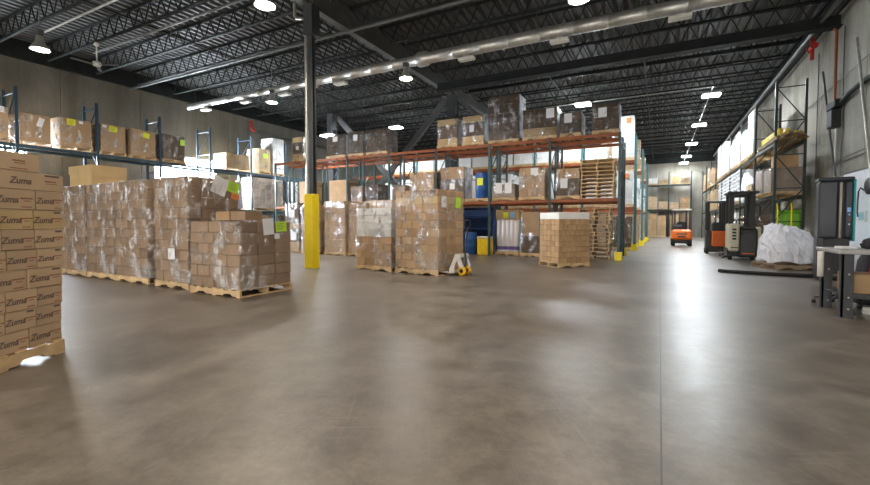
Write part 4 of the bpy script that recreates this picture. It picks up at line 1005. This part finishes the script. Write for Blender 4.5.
for (x, y, r_) in ((-.34, -.4, .09), (.32, -.35, .13), (-.42, 1.5, .07), (.42, 1.5, .07)): MB().lathe([(.03, -.05), (r_, -.05), (r_, .05), (.03, .05)], (x, y, r_), 'rubber', 18, 'x').build('wheel', t)
b = MB(); b.tube([(-.32, -.42, .12), (-.55, -.5, .12), (-.55, -.5, .05)], .045, 'black', 10); b.build('bumper', t)
b = MB(); b.tube([(-.12, .1, 1.22), (-.12, .0, 1.42)], .02, 'black'); b.lathe([(.02, 0), (.05, .03), (.02, .07)], (-.12, 0, 1.42), 'white_metal', 12); b.build('control_lever', t)
# orange stand-up truck behind
t = thing('reach_truck', 'orange and black stand-up truck parked behind the cream one', 'forklift', (2.12, 22.0, 0))
MB().box(-.12, .42, -.35, .5, .32, .98, 'orange', .05).build('orange_cover', t)
b = MB(); b.box(-.32, .42, -.3, .5, .08, .34, 'black', .03); b.box(-.32, -.12, -.2, .5, .3, 1.0, 'truck_grey', .03); b.box(-.1, .38, -.2, .45, .98, 1.35, 'black', .04); b.build('chassis', t)
for (x, y) in ((-.26, -.25), (.34, -.25), (-.26, .45), (.34, .45)): MB().box(x-.045, x+.045, y-.04, y+.04, .9, 2.2, 'black', .01).build('guard_post', t)
g = MB(); g.box(-.34, .42, -.34, .52, 2.2, 2.26, 'black', .015); g.build('overhead_guard', t)
for sx in (-.18, .26): MB().box(sx-.045, sx+.045, .6, .72, .08, 2.2, 'black').build('mast_rail', t)
for (x, y) in ((-.28, -.25), (.34, -.25), (-.28, .45), (.34, .45)): MB().lathe([(.03, -.05), (.11, -.05), (.11, .05), (.03, .05)], (x, y, .11), 'rubber', 16, 'x').build('wheel', t)
for sx in (-.2, .2): MB().box(sx-.05, sx+.05, .74, 1.8, .08, .12, 'truck_grey').build('fork', t)
# sit-down forklift, far aisle
t = thing('forklift', 'bright orange sit-down forklift driving down the far aisle', 'forklift', (1.14, 28.6, 0))
b = MB(); b.box(-.52, .52, -.5, -.15, .36, .95, 'orange', .10); b.box(-.50, .50, -.2, 1.0, .36, .78, 'orange', .05); b.build('counterweight', t)
MB().box(-.26, .26, -.512, -.498, .66, .74, 'ink').build('name_plate', t); MB().box(-.2, .2, -.51, -.49, .50, .58, 'black').build('vent', t)
b = MB(); b.box(-.42, .42, -.35, 1.2, .16, .40, 'black', .03); b.build('chassis', t)
for sx in (-.42, .42):
    for y in (-.2, 1.05): MB().lathe([(.06, -.09), (.2, -.1), (.24, -.07), (.24, .07), (.2, .1), (.06, .09)], (sx, y, .24), 'rubber', 22, 'x').build('wheel', t)
b = MB(); b.box(-.24, .24, .1, .6, .78, .92, 'black', .05); b.box(-.24, .24, .0, .14, .85, 1.4, 'black', .06); b.build('seat', t)
for (x0, y0, y1) in ((-.46, -.3, -.25), (.46, -.3, -.25)):
    b = MB(); b.bar((x0, -.35, .9), (x0, -.15, 2.08), .07, .09, 'truck_grey'); b.build('guard_post', t)
    b = MB(); b.bar((x0, 1.1, .75), (x0, .8, 2.08), .06, .07, 'truck_grey'); b.build('guard_post', t)
g = MB(); g.box(-.5, .5, -.22, .9, 2.06, 2.13, 'white_metal', .02); 
g.build('overhead_guard', t)
b = MB(); b.tube([(0, .95, .8), (0, .8, 1.15)], .03, 'black'); b.lathe([(.15, 0), (.17, .015), (.15, .03)], (0, .78, 1.15), 'black', 18, cap=False); b.build('steering_wheel', t)
for sx in (-.3, .3): MB().box(sx-.05, sx+.05, 1.3, 1.42, .08, 2.15, 'truck_grey').build('mast_rail', t)
b = MB()
for zz in (.4, 1.2, 2.05): b.box(-.25, .25, 1.32, 1.4, zz, zz+.08, 'truck_grey')
b.build('mast_crossbar', t)
b = MB(); b.lathe([(.25, 0), (.27, .05), (.27, .9), (.25, .95)], (0, 0, 0), 'steel_grey', 16, 'x'); o = b.build('gas_cylinder', t, (-.45, -.1, 1.1)); o.scale = (.5, .5, .5)

# ---------------------------------------------------------------- white covered goods
pallet(3.30, 15.75, 0, 'worn pallet under the crumpled white plastic cover', 1.25, 1.1, .35, old=True)
r = random.Random(12)
def drape():
    a = MB(); n = 34; H = .90; vs = []; fs = []; W_, D_ = 1.16, 1.1
    def hgt(u, v):   # u,v in -1..1
        return H*(1.04-.30*u+.07*sin(3*u+1)+.05*sin(5*v+2*u))
    rings = 16; nt_ = 56
    for i in range(rings+1):
        f = i/rings
        for k in range(nt_):
            th = 2*pi*k/nt_; c, s = cos(th), sin(th); q = (abs(c)**4+abs(s)**4)**-.25
            if f < .5:      # top
                rr = f/.5*.86; u, v = c*q*rr, s*q*rr; z = hgt(u, v)+.06*sin(9*u+4*v)*sin(7*v)+r.uniform(-.075, .075)
            else:
                g = (f-.5)/.5; rr = .86+.2*min(1, g*2)+.06*sin(th*11+2)*g+.05*sin(th*17)*g+r.uniform(-.075, .075); u, v = c*q*rr, s*q*rr
                z = hgt(c*q*.86, s*q*.86)*(1-g)**.9*1.0 + .10*g*(1+.4*sin(th*5)) - .04
            vs.append((u*W_/2, v*D_/2, max(.0, z)))
    for i in range(rings):
        for k in range(nt_): fs.append((i*nt_+k, i*nt_+(k+1) % nt_, (i+1)*nt_+(k+1) % nt_, (i+1)*nt_+k))
    a.add(vs, fs, 'bag', False); return a
o = drape().build('plastic_cover', loc=(3.34, 15.72, .143), rz=.35, label='crumpled white plastic cover draped over goods on a pallet by the trucks', cat='plastic cover')

# black hose on the floor
MB().tube([(1.43, 13.62, .045), (1.6, 13.5, .045), (2.0, 13.38, .045), (2.6, 13.28, .045), (3.1, 13.25, .045), (3.3, 13.3, .045)], .045, 'rubber', 10).build('floor_hose', label='thick black hose lying on the floor before the white cover', cat='hose')

# ---------------------------------------------------------------- stretch wrapping machine
t = thing('wrapping_machine', 'tall dark grey cabinet machine with pale centre slot near the bench', 'machine', (3.55, 13.1, 0), radians(-8)); wm = t
b = MB(); b.box(-.42, .12, -.25, .35, .95, 2.28, 'wrap_body', .05); b.build('left_panel', t)
b = MB(); b.box(.30, .52, -.25, .35, .95, 2.28, 'wrap_body', .05); b.build('right_panel', t)
MB().box(.12, .30, -.10, .3, .95, 2.26, 'black').build('slot_back', t); MB().box(.17, .25, -.14, -.10, .97, 2.24, 'wrap_slot', .01).build('slot_rail', t)
b = MB(); b.box(-.45, .55, -.28, .38, 2.27, 2.35, 'wrap_body', .03); b.build('top_cap', t)
b = MB(); b.box(-.44, -.24, -.25, .35, 0, .97, 'truck_grey', .02); b.box(-.24, .5, -.05, .35, .05, .97, 'truck_grey', .02); b.build('base_cabinet', t)
MB().box(.53, .60, -.2, .3, .9, 2.3, 'teal', .01).build('teal_strip', t)
for k, m_ in enumerate(('blue_paper', 'red', 'white_metal')): MB().lathe([(.022, -.27), (.022, -.24)], (.42, 0, 1.5-.11*k), m_, 12, 'y').build('push_button', t)
MB().box(.36, .46, -.258, -.248, 1.56, 1.66, 'blue_paper').build('display', t)
b = MB(); b.tube([(.44, -.25, 1.25), (.47, -.33, 1.2), (.44, -.3, 1.05), (.40, -.27, .98)], .012, 'black', 8); b.build('cable', t)

wm.scale = (.62, 1, 1)
# ---------------------------------------------------------------- white partition panel at the right
t = thing('partition_panel', 'low white partition along the right wall behind the bench', 'partition', (4.42, 6.0, 0))
MB().box(0, .08, 0, 9.5, 0, 2.62, 'white_wall').build('panel', t); MB().box(-.015, .095, 0, 9.5, 2.62, 2.66, 'steel_grey').build('top_rail', t)
y_ = atX(863, 215, 4.42).y
t = thing('wall_hatch', 'small pale blue window in the white partition beside the round black reel', 'window', (4.42, y_, 0))
zz = atX(863, 216, 4.42).z; MB().box(-.03, -.002, -.22, .22, zz-.14, zz+.13, 'white_metal', .005).build('frame', t); MB().box(-.035, -.028, -.18, .18, zz-.10, zz+.09, 'pane_blue').build('pane', t)
p_ = atX(868, 186, 4.35)
t = thing('cable_reel', 'round black reel with hanging cord on the white partition at the right edge', 'cable reel', tuple(p_))
MB().lathe([(.05, -.02), (.17, -.02), (.2, .0), (.2, .06), (.17, .07)], (0, 0, 0), 'black', 24, 'x').build('drum', t)
MB().tube([(-.03, .15, -.08), (-.04, .28, -.02), (-.04, .40, -.1), (-.03, .46, -.3), (-.03, .47, -.62), (-.03, .43, -.72)], .016, 'black', 8).build('cord', t)
p_ = atX(846, 226, 4.30)

# ---------------------------------------------------------------- bench
t = thing('workbench', 'grey steel workbench cut by the right edge', 'workbench', (2.24, 7.82, 0))
MB().box(-.04, 2.3, -.05, .95, .88, .935, 'bench_top', .008).build('bench_top', t)
for (x, y) in ((.0, 0), (.0, .80), (2.1, 0), (2.1, .80)): 
    l = MB(); l.box(x, x+.13, y, y+.03, 0, .88, 'bench', .004); l.box(x, x+.03, y, y+.10, 0, .88, 'bench', .004); l.box(x-.01, x+.14, y-.01, y+.11, 0, .01, 'bench'); 
    for zz in (.12, .28, .6): l.lathe([(.012, -.006), (.012, .0)], (x+.08, y-.001, zz), 'galv', 8, 'y')
    l.build('leg', t)
MB().box(.03, 2.2, .03, .87, .29, .32, 'bench').build('lower_shelf', t); MB().box(.13, 2.1, .0, .03, .27, .33, 'bench').build('rail', t)
for i, (x0, w, lb) in enumerate(((.14, .40, 'brown carton on the bench lower shelf, left one'), (.55, .50, 'brown carton on the bench lower shelf, right one at the picture edge'))):
    MB().box(0, w, 0, .5, 0, .27, 'carton', .008).build('cardboard_box', loc=(2.24+x0, 7.97, .322), label=lb, cat='carton', group='cartons on the bench lower shelf')
MB().box(-.10, .10, -.07, .07, 0, .035, 'paper', .004).build('paper_stack', loc=(2.40, 8.25, .936), rz=.2, label='small white papers at the left end of the bench top', cat='paper')
blob('red_bag', 'bright red bag lying on the bench lower shelf carton', 'bag', 2.78, 8.20, .60, .22, .3, .20, 'cloth_red', 5, .14)
blob('black_jacket', 'crumpled black jacket heaped on the bench top', 'jacket', 2.98, 8.42, .937, .62, .5, .17, 'cloth_black', 6, .25)
blob('black_bag', 'large black bag standing behind the bench under the jacket', 'bag', 3.25, 9.35, 0, .7, .5, .84, 'cloth_black', 8, .15)
# paper roll hanging left, mop bucket things under bench
MB().lathe([(.01, 0), (.04, 0), (.04, .38), (.01, .38)], (0, 0, 0), 'white_metal', 18).build('film_roll', loc=(2.17, 8.42, .50), label='cream film roll hanging on the left side of the bench', cat='film roll')
t = thing('swivel_stool_base', 'black five-armed castor base of a stool under the bench', 'stool', (2.55, 8.98, 0))
for k in range(5):
    a = 2*pi*k/5+.3; b = MB(); b.bar((.02*cos(a), .02*sin(a), .16), (.30*cos(a), .30*sin(a), .09), .045, .03, 'black'); b.build('arm', t)
    MB().lathe([(.008, -.022), (.03, -.022), (.03, .022), (.008, .022)], (.30*cos(a), .30*sin(a), .030), 'black', 12, 'x').build('castor', t)
MB().lathe([(.045, .1), (.03, .3), (.022, .40)], (0, 0, 0), 'black', 14).build('stem', t)
MB().lathe([(.17, .40), (.19, .42), (.19, .46), (.16, .48)], (0, 0, 0), 'black', 20).build('seat', t)
MB().lathe([(.02, -.2), (.06, -.2), (.06, .2), (.02, .2)], (0, 0, .06), 'white_metal', 16, 'x').build('paper_tube', loc=(2.78, 8.15, 0), label='white cardboard tube lying on the floor under the bench', cat='tube')

# ---------------------------------------------------------------- right wall fittings
p_ = atX(834, 118, 4.55)
t = thing('electrical_box', 'black electrical box mounted high on the right wall', 'electrical box', (4.55, p_.y, p_.z))
MB().box(-.12, .14, -.22, .20, -.30, .22, 'black', .02).build('box_body', t); MB().box(-.10, .10, -.40, .35, .26, .48, 'steel_dark', .02).build('cover_plate', t)
MB().tube([(.05, -.3, .36), (.02, -1.2, .46), (.02, -2.2, .50), (.02, -4.2, .40)], .07, 'steel_dark', 10).build('cable_tray', t)
pipe([(4.6, p_.y-.02, p_.z-.32), (4.6, p_.y-.02, .1)], .03, 'conduit', 'thin conduit dropping down the right wall from the black box')
pipe([(4.58, p_.y+.1, p_.z+.5), (4.58, p_.y+.1, 7.0), (4.5, p_.y+.3, 7.3)], .04, 'beam_orange', 'brown conduit rising from the black box to the roof')
def pole(q0, q1, X_, lb, r_=.03, m='galv'):
    a, b = atX(*q0, X_), atX(*q1, X_); return pipe([tuple(a), tuple(b)], r_, m, lb, 'metal_pole', 'pole')
pole((857, 38), (874, 200), 4.36, 'shiny metal pole leaning on the right wall at the picture edge', .035)
pole((823, 72), (835, 176), 4.5, 'grey metal pole leaning below the black box', .03, 'steel_grey')
for i, (x0, dz_) in enumerate(((818, 0), (843, 0))):
    p0 = atX(x0, 90, 4.66); pipe([(4.66, p0.y, 2.7), (4.66, p0.y, 7.0)], .016, 'steel_grey', ['thin vertical rod on the right wall left of the black box', 'thin vertical rod on the right wall right of the black box'][i], 'wall_rod', 'rod')
for i, z_ in enumerate((3.05, 3.16)): pipe([(4.64, 9, z_+.22), (4.64, 17.5, z_)], .012, 'steel_grey', ['lower', 'upper'][i]+' cable strung along the right wall above the white partition', 'wall_cable', 'cable')
pipe([(4.64, 12.0, 5.7), (4.64, 21.0, 5.35)], .012, 'steel_grey', 'cable crossing the right wall above the black box', 'wall_cable', 'cable')
t = thing('hose_bracket', 'yellow and black fitting on the right wall left of the wrapping machine', 'fitting', (4.45, 16.3, 0)); pz = atX(806, 205, 4.45).z
MB().lathe([(.02, -.05), (.1, -.04), (.1, .04), (.02, .05)], (.1, 0, pz), 'safety', 16, 'x').build('wheel', t); MB().tube([(.1, 0, pz), (.1, .1, pz-.4), (.05, .2, pz-.9), (.1, .1, .1)], .02, 'green', 8).build('hose', t)

# ---------------------------------------------------------------- world and colour
w = bpy.data.worlds.new('world'); S.world = w; w.use_nodes = True
w.node_tree.nodes['Background'].inputs[0].default_value = (.6, .7, .8, 1); w.node_tree.nodes['Background'].inputs[1].default_value = .3
S.view_settings.view_transform = 'Standard'; S.view_settings.look = 'None'; S.view_settings.gamma = 1; S.view_settings.exposure = EXPO
S.view_settings.use_curve_mapping = False
try:
    S.cycles.use_denoising = True; S.cycles.max_bounces = 8; S.cycles.diffuse_bounces = 4; S.cycles.glossy_bounces = 3; S.cycles.transparent_max_bounces = 16
    S.cycles.caustics_reflective = False; S.cycles.caustics_refractive = False; S.cycles.sample_clamp_indirect = 6
except Exception: pass
